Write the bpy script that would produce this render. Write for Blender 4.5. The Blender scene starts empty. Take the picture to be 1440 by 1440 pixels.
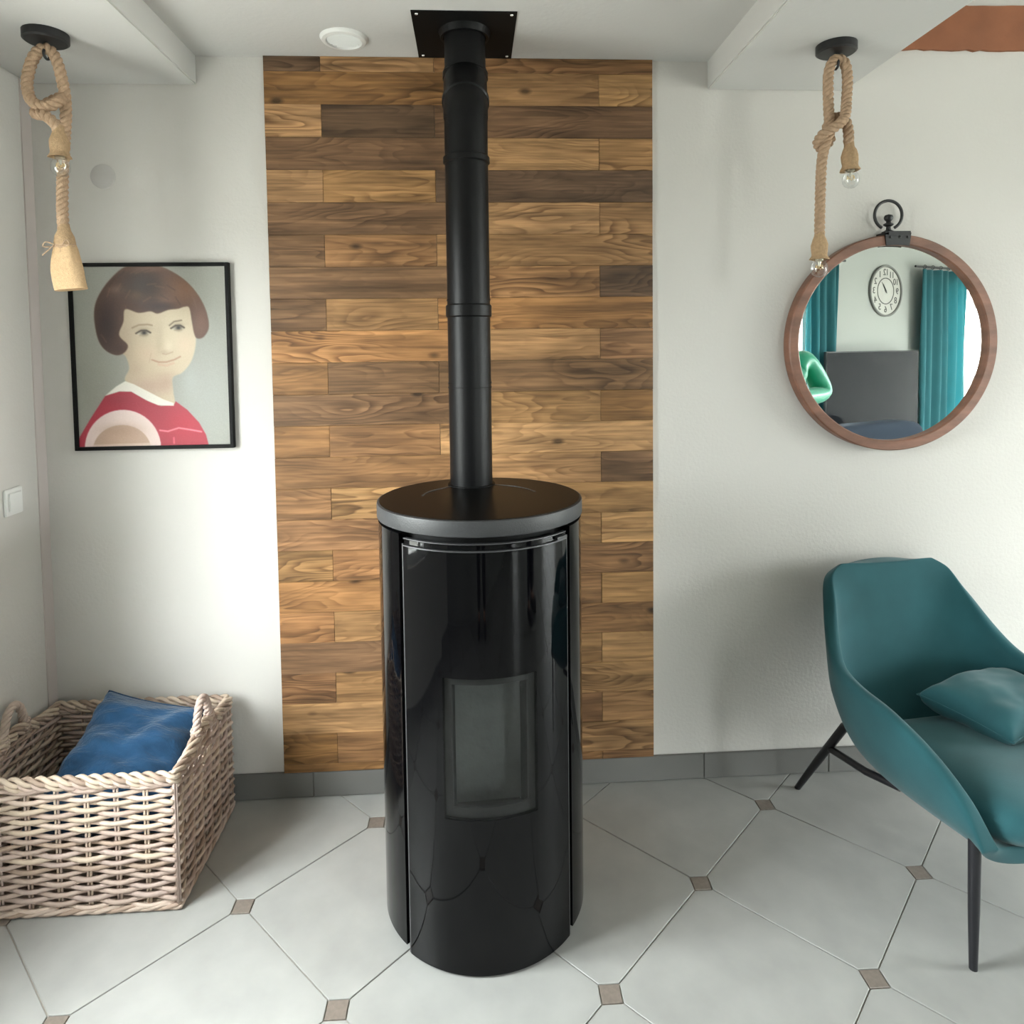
import bpy, bmesh, math, random
import numpy as np
from mathutils import Vector, Matrix, noise
PI = math.pi
random.seed(7)
sc = bpy.context.scene
COL = sc.collection

# ------------------------------------------------------------------ camera
CAM = Vector((0.0, -2.3318, 1.5140))
AX = [Vector((0.99827693, -0.0573361, -0.01248006)), Vector((-0.01536272, -0.05011411, -0.99862534)), Vector((0.05663186, 0.99709636, -0.05090859))]
cd = bpy.data.cameras.new('camera'); cam = bpy.data.objects.new('camera', cd); COL.objects.link(cam)
cd.sensor_width = 36; cd.sensor_fit = 'HORIZONTAL'; cd.lens = 975.2 / 1440 * 36
cd.shift_y = -(720 - 541.2) / 1440
cd.clip_start = 0.01
R3 = Matrix((AX[0], -AX[1], -AX[2])).transposed()
cam.matrix_world = Matrix.Translation(CAM) @ R3.to_4x4()
sc.camera = cam
# ------------------------------------------------------------------ world: overcast daylight
w = bpy.data.worlds.new('overcast_sky'); sc.world = w; w.use_nodes = True
nt = w.node_tree; nt.nodes.clear()
out = nt.nodes.new('ShaderNodeOutputWorld'); bg = nt.nodes.new('ShaderNodeBackground')
tc = nt.nodes.new('ShaderNodeTexCoord'); sx = nt.nodes.new('ShaderNodeSeparateXYZ'); rp = nt.nodes.new('ShaderNodeValToRGB')
nt.links.new(tc.outputs['Generated'], sx.inputs[0]); nt.links.new(sx.outputs['Z'], rp.inputs[0])
rp.color_ramp.elements[0].position = 0.0; rp.color_ramp.elements[0].color = (.30, .30, .28, 1)
rp.color_ramp.elements[1].position = 0.06; rp.color_ramp.elements[1].color = (.96, .985, 1.0, 1)
nt.links.new(rp.outputs[0], bg.inputs[0]); bg.inputs[1].default_value = 9.0
nt.links.new(bg.outputs[0], out.inputs[0])
sc.view_settings.view_transform = 'Standard'; sc.view_settings.look = 'None'
sc.view_settings.exposure = 2.55; sc.view_settings.gamma = 1.0; sc.view_settings.use_curve_mapping = False
# rear wall line: point RW, direction RD (the room is not rectangular)
RA = math.radians(24.8); RW = Vector((4.65, -5.257, 0)); RD = Vector((math.cos(RA), -math.sin(RA), 0)); RN = Vector((math.sin(RA), math.cos(RA), 0))
XL, XR = -1.395, 7.4
def rear(s, d=0.0, z=0.0): return RW + RD * s + RN * d + Vector((0, 0, z))
# openings: left wall (y0,y1,z0,z1), rear wall (s0,s1,z0,z1)
WL = (-1.52, -0.72, 0.60, 2.00)
W1 = (-2.30, -1.30, 0.04, 2.30)
W2 = (1.05, 2.50, 0.04, 2.30)
W3 = (-3.20, -0.95, 0.05, 2.42)        # wide glazed door in the far right wall (y0,y1,z0,z1)
def portal(name, centre, xdir, zdir, w_, h_):
    l = bpy.data.lights.new(name, 'AREA'); l.shape = 'RECTANGLE'; l.size = w_; l.size_y = h_; l.energy = 1
    o = bpy.data.objects.new(name, l); COL.objects.link(o); y = zdir.cross(xdir)
    m = Matrix((xdir, y, zdir)).transposed().to_4x4(); m.translation = centre; o.matrix_world = m
    l.cycles.is_portal = True
portal('daylight_portal', Vector((XL - .16, (WL[0] + WL[1]) / 2, (WL[2] + WL[3]) / 2)), Vector((0, 1, 0)), Vector((-1, 0, 0)), WL[1] - WL[0], WL[3] - WL[2])
portal('daylight_portal', Vector((XR + .16, (W3[0] + W3[1]) / 2, (W3[2] + W3[3]) / 2)), Vector((0, 1, 0)), Vector((1, 0, 0)), W3[1] - W3[0], W3[3] - W3[2])
for W_ in (W1, W2):
    portal('daylight_portal', rear((W_[0] + W_[1]) / 2, -.16, (W_[2] + W_[3]) / 2), RD, -RN, W_[1] - W_[0], W_[3] - W_[2])

# ------------------------------------------------------------------ helpers
def lin(r, g, b, k=1.0):
    f = lambda c: ((c / 255 / 12.92) if c / 255 <= .04045 else ((c / 255 + .055) / 1.055) ** 2.4) * k
    return (min(f(r), .95), min(f(g), .95), min(f(b), .95), 1)
MATS = {}
def mat(name, col, rough=.5, metal=0, spec=.5, bump=0, bscale=60, var=0, vscale=8, sheen=0, coat=0, stretch=None):
    if name in MATS: return MATS[name]
    m = bpy.data.materials.new(name); m.use_nodes = True; n = m.node_tree; b = n.nodes['Principled BSDF']
    b.inputs['Base Color'].default_value = col; b.inputs['Roughness'].default_value = rough; b.inputs['Metallic'].default_value = metal
    b.inputs['Specular IOR Level'].default_value = spec; b.inputs['Sheen Weight'].default_value = sheen; b.inputs['Coat Weight'].default_value = coat
    b.inputs['Coat Roughness'].default_value = .03
    if var or bump:
        t = n.nodes.new('ShaderNodeTexCoord'); mp = n.nodes.new('ShaderNodeMapping'); n.links.new(t.outputs['Object'], mp.inputs[0])
        if stretch: mp.inputs['Scale'].default_value = stretch
    if var:
        nz = n.nodes.new('ShaderNodeTexNoise'); nz.inputs['Scale'].default_value = vscale; nz.inputs['Detail'].default_value = 5; n.links.new(mp.outputs[0], nz.inputs[0])
        mr = n.nodes.new('ShaderNodeMapRange'); mr.inputs[1].default_value = .3; mr.inputs[2].default_value = .7; mr.inputs[3].default_value = 1 - var; mr.inputs[4].default_value = 1 + var
        n.links.new(nz.outputs[0], mr.inputs[0])
        mx = n.nodes.new('ShaderNodeVectorMath'); mx.operation = 'SCALE'; mx.inputs[0].default_value = col[:3]; n.links.new(mr.outputs[0], mx.inputs['Scale'])
        n.links.new(mx.outputs[0], b.inputs['Base Color'])
    if bump:
        nb = n.nodes.new('ShaderNodeTexNoise'); nb.inputs['Scale'].default_value = bscale; nb.inputs['Detail'].default_value = 4; n.links.new(mp.outputs[0], nb.inputs[0])
        bp = n.nodes.new('ShaderNodeBump'); bp.inputs['Strength'].default_value = bump; bp.inputs['Distance'].default_value = .01
        n.links.new(nb.outputs[0], bp.inputs['Height']); n.links.new(bp.outputs[0], b.inputs['Normal'])
    MATS[name] = m; return m
def attr_mat(name, attr, rough=.6, bump=0, bscale=80, stretch=None, sheen=0, spec=.4):
    m = mat(name, (.5, .5, .5, 1), rough, bump=bump, bscale=bscale, stretch=stretch, sheen=sheen, spec=spec); n = m.node_tree
    a = n.nodes.new('ShaderNodeAttribute'); a.attribute_name = attr
    n.links.new(a.outputs['Color'], n.nodes['Principled BSDF'].inputs['Base Color']); return m
def glass_mat(name, tint, fres=1.5, rough=0.0):
    m = bpy.data.materials.new(name); m.use_nodes = True; n = m.node_tree; n.nodes.clear()
    o = n.nodes.new('ShaderNodeOutputMaterial'); t = n.nodes.new('ShaderNodeBsdfTransparent'); g = n.nodes.new('ShaderNodeBsdfGlossy'); f = n.nodes.new('ShaderNodeLayerWeight'); x = n.nodes.new('ShaderNodeMixShader')
    t.inputs[0].default_value = tint; g.inputs['Roughness'].default_value = rough; f.inputs[0].default_value = .5
    pw = n.nodes.new('ShaderNodeMath'); pw.operation = 'POWER'; pw.inputs[1].default_value = 5; n.links.new(f.outputs['Facing'], pw.inputs[0])
    mr = n.nodes.new('ShaderNodeMath'); mr.operation = 'MULTIPLY_ADD'; r0 = ((fres - 1) / (fres + 1)) ** 2; mr.inputs[1].default_value = 1 - r0; mr.inputs[2].default_value = r0; n.links.new(pw.outputs[0], mr.inputs[0])
    n.links.new(mr.outputs[0], x.inputs[0]); n.links.new(t.outputs[0], x.inputs[1]); n.links.new(g.outputs[0], x.inputs[2]); n.links.new(x.outputs[0], o.inputs[0]); return m
class MB:
    def __init__(s): s.v = []; s.f = []; s.c = []
    def add(s, vs, fs, col=None):
        k = len(s.v); s.v += [tuple(v) for v in vs]; s.f += [tuple(i + k for i in f) for f in fs]
        s.c += [col or (1, 1, 1, 1)] * len(vs); return s
    def box(s, a, b, M=None, col=None):
        x0, y0, z0 = a; x1, y1, z1 = b
        vs = [Vector(p) for p in ((x0, y0, z0), (x1, y0, z0), (x1, y1, z0), (x0, y1, z0), (x0, y0, z1), (x1, y0, z1), (x1, y1, z1), (x0, y1, z1))]
        if M: vs = [M @ v for v in vs]
        return s.add(vs, [(0, 3, 2, 1), (4, 5, 6, 7), (0, 1, 5, 4), (1, 2, 6, 5), (2, 3, 7, 6), (3, 0, 4, 7)], col)
    def lathe(s, prof, n=48, M=None, a0=0, a1=2 * PI, col=None):
        full = abs(a1 - a0 - 2 * PI) < 1e-6; vs = []; fs = []; cnt = n if full else n + 1; k = len(prof)
        for i in range(cnt):
            a = a0 + (a1 - a0) * i / n
            for r, z in prof:
                v = Vector((r * math.cos(a), r * math.sin(a), z)); vs.append(M @ v if M else v)
        for i in range(n):
            j = (i + 1) % cnt
            for q in range(k - 1): fs.append((i * k + q, j * k + q, j * k + q + 1, i * k + q + 1))
        return s.add(vs, fs, col)
    def tube(s, path, r, n=8, cap=True, col=None, flat=1.0):
        P_ = [Vector(p) for p in path]; m = len(P_); rr = r if hasattr(r, '__len__') else [r] * m
        T = [(P_[min(i + 1, m - 1)] - P_[max(i - 1, 0)]).normalized() for i in range(m)]
        u = T[0].orthogonal().normalized(); vs = []; fs = []
        for i in range(m):
            u = (u - T[i] * u.dot(T[i])); u = u.normalized() if u.length > 1e-6 else T[i].orthogonal().normalized()
            b = T[i].cross(u)
            for j in range(n):
                a = 2 * PI * j / n; vs.append(P_[i] + u * (rr[i] * math.cos(a)) + b * (rr[i] * flat * math.sin(a)))
        for i in range(m - 1):
            for j in range(n):
                q = (j + 1) % n; fs.append((i * n + j, i * n + q, (i + 1) * n + q, (i + 1) * n + j))
        if cap: fs += [tuple(reversed(range(n))), tuple(range((m - 1) * n, m * n))]
        return s.add(vs, fs, col)
    def sphere(s, c, r, nu=24, nv=14, sc_=(1, 1, 1), col=None, M=None):
        vs = []; fs = []; c = Vector(c)
        for i in range(nv + 1):
            p = PI * i / nv
            for j in range(nu):
                t = 2 * PI * j / nu; v = Vector((r * math.sin(p) * math.cos(t) * sc_[0], r * math.sin(p) * math.sin(t) * sc_[1], r * math.cos(p) * sc_[2]))
                vs.append((M @ v if M else v) + c)
        for i in range(nv):
            for j in range(nu):
                q = (j + 1) % nu; fs.append((i * nu + j, (i + 1) * nu + j, (i + 1) * nu + q, i * nu + q))
        return s.add(vs, fs, col)
    def build(s, name, m, parent=None, smooth=None, bevel=0, attr=None, origin=None, merge=True, seg=2):
        me = bpy.data.meshes.new(name)
        vs = s.v
        if origin is not None: vs = [(v[0] - origin[0], v[1] - origin[1], v[2] - origin[2]) for v in vs]
        me.from_pydata(vs, [], s.f)
        if attr:
            at = me.attributes.new(attr, 'FLOAT_COLOR', 'POINT'); at.data.foreach_set('color', [x for c in s.c for x in c])
        bm = bmesh.new(); bm.from_mesh(me)
        if merge: bmesh.ops.remove_doubles(bm, verts=bm.verts, dist=1e-5)
        bmesh.ops.recalc_face_normals(bm, faces=bm.faces)
        if bevel: bmesh.ops.bevel(bm, geom=[e for e in bm.edges if len(e.link_faces) == 2 and e.calc_face_angle(0) > .5], offset=bevel, segments=seg, affect='EDGES', clamp_overlap=True)
        bm.to_mesh(me); bm.free()
        me.materials.append(m)
        o = bpy.data.objects.new(name, me); COL.objects.link(o)
        if smooth is not None:
            me.polygons.foreach_set('use_smooth', [True] * len(me.polygons))
            if smooth < 180: me.set_sharp_from_angle(angle=math.radians(smooth))
        if origin is not None: o.location = origin
        if parent is not None: attach(o, parent)
        return o
def attach(o, p):
    mw = o.matrix_basis.copy(); o.parent = p; o.matrix_parent_inverse = world_of(p).inverted(); o.matrix_basis = mw
def world_of(o):
    if o.parent is None: return o.matrix_basis.copy()
    return world_of(o.parent) @ o.matrix_parent_inverse @ o.matrix_basis
def thing(name, label, cat, loc=(0, 0, 0), group=None):
    o = bpy.data.objects.new(name, None); COL.objects.link(o); o.location = loc; o.empty_display_size = .05
    return tag(o, label, cat, group)
def tag(o, label, cat, group=None):
    o['label'] = label; o['category'] = cat
    if group: o['group'] = group
    return o
def struct(o, label=None):
    o['kind'] = 'structure'
    if label: o['label'] = label
    return o
def catmull(pts, n=10, closed=False):
    P_ = [Vector(p) for p in pts]; m = len(P_); o = []
    for i in range(m if closed else m - 1):
        g = (lambda k: P_[k % m]) if closed else (lambda k: P_[min(max(k, 0), m - 1)])
        a, b, c, d = g(i - 1), g(i), g(i + 1), g(i + 2)
        for q in range(n):
            t = q / n; o.append(.5 * ((2 * b) + (c - a) * t + (2 * a - 5 * b + 4 * c - d) * t * t + (3 * b - a - 3 * c + d) * t ** 3))
    if not closed: o.append(P_[-1])
    return o
def resample(path, step):
    o = [path[0]]; acc = 0
    for a, b in zip(path, path[1:]):
        L = (b - a).length; d = step - acc
        while d <= L: o.append(a + (b - a) * (d / L)); d += step
        acc = (acc + L) % step
    return o
def frames(path):
    m = len(path); T = [(path[min(i + 1, m - 1)] - path[max(i - 1, 0)]).normalized() for i in range(m)]
    u = T[0].orthogonal().normalized(); o = []
    for i in range(m):
        u = (u - T[i] * u.dot(T[i])).normalized(); o.append((u.copy(), T[i].cross(u)))
    return o
def twisted(mb, path, R, r, pitch, strands=3, n=7, col=None, step=.005):
    p = resample(path, step); fr = frames(p)
    for k in range(strands):
        pts = []
        for i, (q, (u, b)) in enumerate(zip(p, fr)):
            a = 2 * PI * (i * step / pitch + k / strands); pts.append(q + u * (R * math.cos(a)) + b * (R * math.sin(a)))
        mb.tube(pts, r, n, col=col)

# ------------------------------------------------------------------ materials
M_wall = mat('white_plaster', lin(203, 200, 195), .85, bump=.12, bscale=90, spec=.2)
M_ceil = mat('ceiling_paint', lin(203, 202, 199), .9, bump=.08, bscale=60, spec=.2)
M_strip = mat('pinkish_strip', lin(196, 186, 182), .8)
M_base = mat('grey_baseboard_tile', lin(112, 111, 108), .45, var=.06, vscale=6)
M_grout = mat('grout', lin(164, 159, 151), .9)
M_tile = mat('pale_floor_tile', lin(163, 163, 160), .38, var=.09, vscale=7, bump=.03, bscale=40, spec=.4)
M_cab = mat('taupe_inset_tile', lin(128, 118, 110), .4, var=.12, vscale=90)
M_blackgloss = mat('gloss_black_enamel', (.0015, .0015, .002, 1), .05, spec=.24)
M_cast = mat('dark_grey_cast_iron', (.034, .035, .037, 1), .5, bump=.1, bscale=250)
M_pipe = mat('matt_black_pipe', (.004, .004, .0045, 1), .42, spec=.2)
M_plate = mat('flat_black_metal', (.003, .003, .003, 1), .6, spec=.2)
M_trim = mat('grey_trim', (.09, .09, .095, 1), .35, metal=.6)
M_iron = mat('black_iron', (.010, .010, .011, 1), .45)
M_steel = mat('screw_steel', (.75, .75, .75, 1), .3, metal=1)
M_leg = mat('black_chair_leg', (.012, .012, .016, 1), .35)
M_velvet = mat('teal_velvet', lin(38, 84, 90), .8, sheen=.2, var=.10, vscale=9, bump=.08, bscale=500, spec=.15)
M_velvet2 = mat('teal_velvet_cushion', lin(48, 98, 105), .75, sheen=.25, var=.12, vscale=9, bump=.08, bscale=500, spec=.2)
M_blue = mat('blue_velour', lin(34, 72, 106), .8, sheen=.3, var=.30, vscale=11, bump=.6, bscale=45, spec=.15, stretch=(1, 3, 1))
M_rope = mat('jute_rope', lin(178, 151, 126), .9, var=.15, vscale=120, bump=.4, bscale=300, spec=.1)
M_burlap = mat('burlap', lin(178, 150, 118), .95, var=.14, vscale=150, bump=.5, bscale=400, spec=.1)
M_mirwood = mat('walnut_frame', lin(120, 82, 64), .5, var=.28, vscale=10, bump=.1, bscale=50, stretch=(1, 1, 3))
M_brown = mat('brown_painted_beam', lin(140, 86, 56), .7, var=.14, vscale=9, bump=.25, bscale=20)
M_whiteplastic = mat('white_plastic', lin(225, 225, 222), .4)
M_clear = glass_mat('clear_bulb_glass', (.95, .96, .96, 1), 2.0)
M_pane = glass_mat('window_glass', (.96, .98, .97, 1), 1.45)
M_fireglass = glass_mat('stove_glass', (.74, .75, .75, 1), 1.4)
M_wicker = attr_mat('wicker', 'tone', .65, bump=.25, bscale=120)
M_paint = attr_mat('painted_canvas', 'paint', .45, bump=.06, bscale=300)
M_mirror = mat('silvered_glass', (.90, .93, .92, 1), .0, metal=1)
M_frame = mat('black_picture_frame', (.003, .003, .003, 1), .5, spec=.15)

def wood_mat():
    m = bpy.data.materials.new('reclaimed_wood'); m.use_nodes = True; n = m.node_tree; L = n.links.new; b = n.nodes['Principled BSDF']
    N = n.nodes.new
    t = N('ShaderNodeTexCoord'); oi = N('ShaderNodeObjectInfo')
    off = N('ShaderNodeVectorMath'); off.operation = 'SCALE'; off.inputs[0].default_value = (37, 11, 23); L(oi.outputs['Random'], off.inputs['Scale'])
    ad = N('ShaderNodeVectorMath'); ad.operation = 'ADD'; L(t.outputs['Object'], ad.inputs[0]); L(off.outputs[0], ad.inputs[1])
    # warp: broad cathedral figure
    mp1 = N('ShaderNodeMapping'); mp1.inputs['Scale'].default_value = (2.4, 1, 12); L(ad.outputs[0], mp1.inputs[0])
    n1 = N('ShaderNodeTexNoise'); n1.inputs['Scale'].default_value = 1; n1.inputs['Detail'].default_value = 2.5; n1.inputs['Roughness'].default_value = .35; L(mp1.outputs[0], n1.inputs[0])
    mul = N('ShaderNodeMath'); mul.operation = 'MULTIPLY'; mul.inputs[1].default_value = 15; L(n1.outputs[0], mul.inputs[0])
    fr = N('ShaderNodeMath'); fr.operation = 'FRACT'; L(mul.outputs[0], fr.inputs[0])
    r1 = N('ShaderNodeValToRGB'); e = r1.color_ramp.elements; e[0].position = .0; e[0].color = (1.12, 1.12, 1.10, 1); e[1].position = 1.0; e[1].color = (1.05, 1.05, 1.05, 1)
    for ps, cc in ((.35, (1.0, 1.0, 1.0, 1)), (.82, (.50, .46, .42, 1)), (.90, (.42, .38, .35, 1))): el_ = r1.color_ramp.elements.new(ps); el_.color = cc
    L(fr.outputs[0], r1.inputs[0])
    # patchiness deciding where the figure shows
    mp4 = N('ShaderNodeMapping'); mp4.inputs['Scale'].default_value = (3, 1, 9); mp4.inputs['Location'].default_value = (9, 3, 2); L(ad.outputs[0], mp4.inputs[0])
    n4 = N('ShaderNodeTexNoise'); n4.inputs['Scale'].default_value = 1; n4.inputs['Detail'].default_value = 2; L(mp4.outputs[0], n4.inputs[0])
    mr4 = N('ShaderNodeMapRange'); mr4.inputs[1].default_value = .42; mr4.inputs[2].default_value = .66; mr4.inputs[3].default_value = .12; mr4.inputs[4].default_value = .95; L(n4.outputs[0], mr4.inputs[0])
    # fine streaks
    mp2 = N('ShaderNodeMapping'); mp2.inputs['Scale'].default_value = (4, 1, 120); L(ad.outputs[0], mp2.inputs[0])
    n2 = N('ShaderNodeTexNoise'); n2.inputs['Scale'].default_value = 1; n2.inputs['Detail'].default_value = 4; L(mp2.outputs[0], n2.inputs[0])
    mr2 = N('ShaderNodeMapRange'); mr2.inputs[1].default_value = .3; mr2.inputs[2].default_value = .7; mr2.inputs[3].default_value = .68; mr2.inputs[4].default_value = 1.26; L(n2.outputs[0], mr2.inputs[0])
    # broad tone drift along the plank
    mp3 = N('ShaderNodeMapping'); mp3.inputs['Scale'].default_value = (3.5, 1, 24); mp3.inputs['Location'].default_value = (3, 5, 1); L(ad.outputs[0], mp3.inputs[0])
    n3 = N('ShaderNodeTexNoise'); n3.inputs['Scale'].default_value = 1; n3.inputs['Detail'].default_value = 3; L(mp3.outputs[0], n3.inputs[0])
    mr3 = N('ShaderNodeMapRange'); mr3.inputs[1].default_value = .3; mr3.inputs[2].default_value = .7; mr3.inputs[3].default_value = .58; mr3.inputs[4].default_value = 1.36; L(n3.outputs[0], mr3.inputs[0])
    mm = N('ShaderNodeMath'); mm.operation = 'MULTIPLY'; L(mr2.outputs[0], mm.inputs[0]); L(mr3.outputs[0], mm.inputs[1])
    s1 = N('ShaderNodeVectorMath'); s1.operation = 'SCALE'; L(oi.outputs['Color'], s1.inputs[0]); L(mm.outputs[0], s1.inputs['Scale'])
    mx = N('ShaderNodeMix'); mx.data_type = 'RGBA'; mx.blend_type = 'MULTIPLY'; L(mr4.outputs[0], mx.inputs['Factor']); L(s1.outputs[0], mx.inputs['A']); L(r1.outputs[0], mx.inputs['B'])
    # sparse dark knots
    mp5 = N('ShaderNodeMapping'); mp5.inputs['Scale'].default_value = (4.5, 2, 9); L(ad.outputs[0], mp5.inputs[0])
    vo = N('ShaderNodeTexVoronoi'); vo.inputs['Scale'].default_value = 1; L(mp5.outputs[0], vo.inputs[0])
    kr = N('ShaderNodeMapRange'); kr.inputs[1].default_value = .05; kr.inputs[2].default_value = .13; kr.inputs[3].default_value = .25; kr.inputs[4].default_value = 1.0; L(vo.outputs['Distance'], kr.inputs[0])
    kx = N('ShaderNodeVectorMath'); kx.operation = 'SCALE'; L(mx.outputs['Result'], kx.inputs[0]); L(kr.outputs[0], kx.inputs['Scale'])
    L(kx.outputs[0], b.inputs['Base Color'])
    b.inputs['Roughness'].default_value = .55; b.inputs['Specular IOR Level'].default_value = .3
    bp = N('ShaderNodeBump'); bp.inputs['Strength'].default_value = .25; bp.inputs['Distance'].default_value = .004; L(n2.outputs[0], bp.inputs['Height']); L(bp.outputs[0], b.inputs['Normal'])
    return m
M_wood = wood_mat()

# ================================================================== SETTING
ZM, ZS, ZH = 2.467, 2.376, 2.715       # middle ceiling, lower soffits, high ceiling at the right
XS0, XS1, XS2 = -0.872, 0.800, 1.275
def rear_y(x): return RW.y + (x - RW.x) * RD.y / RD.x
mb = MB().box((XL - .15, 0, -.1), (XR + .15, .15, ZH + .1)); struct(mb.build('wall_back', M_wall))
def wall_with_hole(f, a0, a1, hole_list, z0, z1, t):
    """f(a,d,z)->point ; boxes round the openings"""
    mb = MB()
    def bx(p, q, u, v):
        if q - p < 1e-4 or v - u < 1e-4: return
        vs = [f(p, 0, u), f(q, 0, u), f(q, -t, u), f(p, -t, u), f(p, 0, v), f(q, 0, v), f(q, -t, v), f(p, -t, v)]
        mb.add(vs, [(0, 3, 2, 1), (4, 5, 6, 7), (0, 1, 5, 4), (1, 2, 6, 5), (2, 3, 7, 6), (3, 0, 4, 7)])
    c = a0
    for (h0, h1, u, v) in hole_list:
        bx(c, h0, z0, z1); bx(h0, h1, z0, u); bx(h0, h1, v, z1); c = h1
    bx(c, a1, z0, z1); return mb
YLE = rear_y(XL)
struct(wall_with_hole(lambda a, d, z: Vector((XL + d, a, z)), YLE - .2, 0, [WL], -.1, ZH + .1, .15).build('wall_left', M_wall, merge=False))
S0 = (XL - RW.x) / RD.x; S1 = (XR - RW.x) / RD.x
struct(wall_with_hole(rear, S0 - .1, S1 + .1, [W1, W2], -.1, ZH + .1, .15).build('wall_rear', mat('dimmed_rear_wall', lin(158, 160, 155), .85, bump=.1, bscale=90, spec=.2), merge=False))  # wall colour darkened to stand in for dimmer light at the rear
struct(wall_with_hole(lambda a, d, z: Vector((XR - d, a, z)), rear_y(XR) - .2, 0, [W3], -.1, ZH + .1, .15).build('wall_right', M_wall, merge=False))
YB = rear_y(XR) - .2
struct(MB().box((XL - .15, YB, ZH), (XR + .15, .15, ZH + .1)).build('ceiling', M_ceil))
struct(MB().box((XS0, rear_y(XS1) - .1, ZM), (XS1, 0, ZH + .02)).build('ceiling_recess', M_ceil))
struct(MB().box((XL, rear_y(XS0) - .1, ZS), (XS0, 0, ZH + .01)).build('ceiling_soffit', M_ceil, bevel=.004))
struct(MB().box((XS1, rear_y(XS2) - .1, ZS), (XS2, 0, ZH + .01)).build('ceiling_soffit', M_ceil, bevel=.004))
struct(MB().box((XL, -.048, .0), (XL + .004, 0, ZS)).build('trim_1', M_strip))  # thin corner strip, slightly darker and pinker than the wall
# old brown beam showing in the wall at the right, its lower edge ragged with plaster
mb = MB(); random.seed(3); n = 170; up = []; lo = []
for i in range(n + 1):
    x = XS2 - .02 + i * (4.2 / n); lo.append((x, 2.511 + random.uniform(-.003, .004) + .005 * noise.noise(Vector((i * .31, 0, 0))))); up.append((x, 2.660 + random.uniform(-.002, .002)))
vs = []; fs = []
for (a, b) in zip(lo, up): vs += [(a[0], -.012, a[1]), (b[0], -.012, b[1]), (a[0], .0, a[1]), (b[0], .0, b[1])]
for i in range(n):
    k = i * 4; fs += [(k, k + 4, k + 5, k + 1), (k, k + 2, k + 6, k + 4), (k + 1, k + 5, k + 7, k + 3)]
struct(mb.add(vs, fs).build('trim_2', M_brown), 'brown exposed wooden beam with ragged plaster edge under the ceiling')
# floor: grout bed, octagonal tiles and small square insets laid diagonally
fl = struct(MB().box((XL - .15, YB, -.12), (XR + .15, .15, -.004)).build('floor', M_grout))
ROOM = [Vector((XL, -0.001)), Vector((XL, YLE)), Vector((XR, rear_y(XR))), Vector((XR, -0.001))]
def clip(poly):
    for i in range(4):
        a, b = ROOM[i], ROOM[(i + 1) % 4]; e = b - a; o = []
        side = lambda p: e.x * (p.y - a.y) - e.y * (p.x - a.x)
        for j in range(len(poly)):
            p, q = poly[j], poly[(j + 1) % len(poly)]; sp, sq = side(p), side(q)
            if sp >= 0: o.append(p)
            if (sp >= 0) != (sq >= 0): o.append(p + (q - p) * (sp / (sp - sq)))
        poly = o
        if len(poly) < 3: return []
    return poly
TS = .45; AL = .7938; ca, sa = math.cos(AL), math.sin(AL); LO = Vector((-0.650, -0.466)); ta = Vector((ca, -sa)); tb = Vector((sa, ca))
def L2(i, j): return LO + ta * (i * TS) + tb * (j * TS)
G = .0017; CC = .036
def prism(name, poly, m, parent, origin, dz):
    k = len(poly); c = .0012
    cen = sum(poly, Vector((0, 0))) / k
    mb = MB(); ins = [p + (cen - p).normalized() * c for p in poly]
    vs = [(p.x, p.y, -.004) for p in poly] + [(p.x, p.y, -c) for p in poly] + [(p.x, p.y, 0) for p in ins]
    fs = []
    for q in range(k):
        r = (q + 1) % k; fs += [(q, r, k + r, k + q), (k + q, k + r, 2 * k + r, 2 * k + q)]
    fs.append(tuple(range(2 * k, 3 * k)))
    mb.add([(a + 0, b + 0, z) for a, b, z in vs], fs)
    me = mb.build(name, m)
    me.location = (origin.x, origin.y, dz); attach(me, parent); return me
tmpl = {}
random.seed(11)
for i in range(-14, 26):
    for j in range(-16, 22):
        # tile between lattice points (i,j)..(i+1,j+1)
        for kind in ('floor_tile', 'inset_tile'):
            if kind == 'floor_tile':
                q = []
                for (p, d1, d2) in ((L2(i, j), ta, tb), (L2(i + 1, j), tb, -ta), (L2(i + 1, j + 1), -ta, -tb), (L2(i, j + 1), -tb, ta)):
                    q += [p + d2 * CC + d1 * G, p + d1 * CC + d2 * G]
                c = L2(i + .5, j + .5)
            else:
                c = L2(i, j); h = CC - G * 1.5; q = [c + ta * h, c + tb * h, c - ta * h, c - tb * h]
            rel = [Vector(p) - c for p in q]
            ok = all(Vector(p).x > XL and Vector(p).x < XR and p.y < -.001 and p.y > rear_y(p.x) for p in q)
            if ok:
                if kind in tmpl:
                    o = tmpl[kind].copy(); COL.objects.link(o); o.parent = None; o.matrix_basis = Matrix.Translation((c.x, c.y, 0)); attach(o, fl)
                else: tmpl[kind] = prism(kind, rel, M_tile if kind == 'floor_tile' else M_cab, fl, c, 0)
            else:
                # orient for clipping: ROOM runs counter-clockwise
                poly = clip([Vector(p) for p in q])
                if len(poly) >= 3:
                    area = abs(sum(poly[k].x * poly[(k + 1) % len(poly)].y - poly[(k + 1) % len(poly)].x * poly[k].y for k in range(len(poly)))) / 2
                    if area > 2e-4: prism(kind, [p - c for p in poly], M_tile if kind == 'floor_tile' else M_cab, fl, c, 0)
# baseboard of grey tiles
bbp = struct(MB().box((XL + .005, -.006, .001), (XR, 0, .088)).build('baseboard_back', M_grout))
x = .79 - .45 * 5
while x < XR:
    a, b = max(x + .001, XL + .006), min(x + .449, XR)
    if b - a > .02: MB().box((a, -.011, .002), (b, -.001, .0895)).build('baseboard_tile', M_base, bbp, bevel=.0015)
    x += .45
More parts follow.
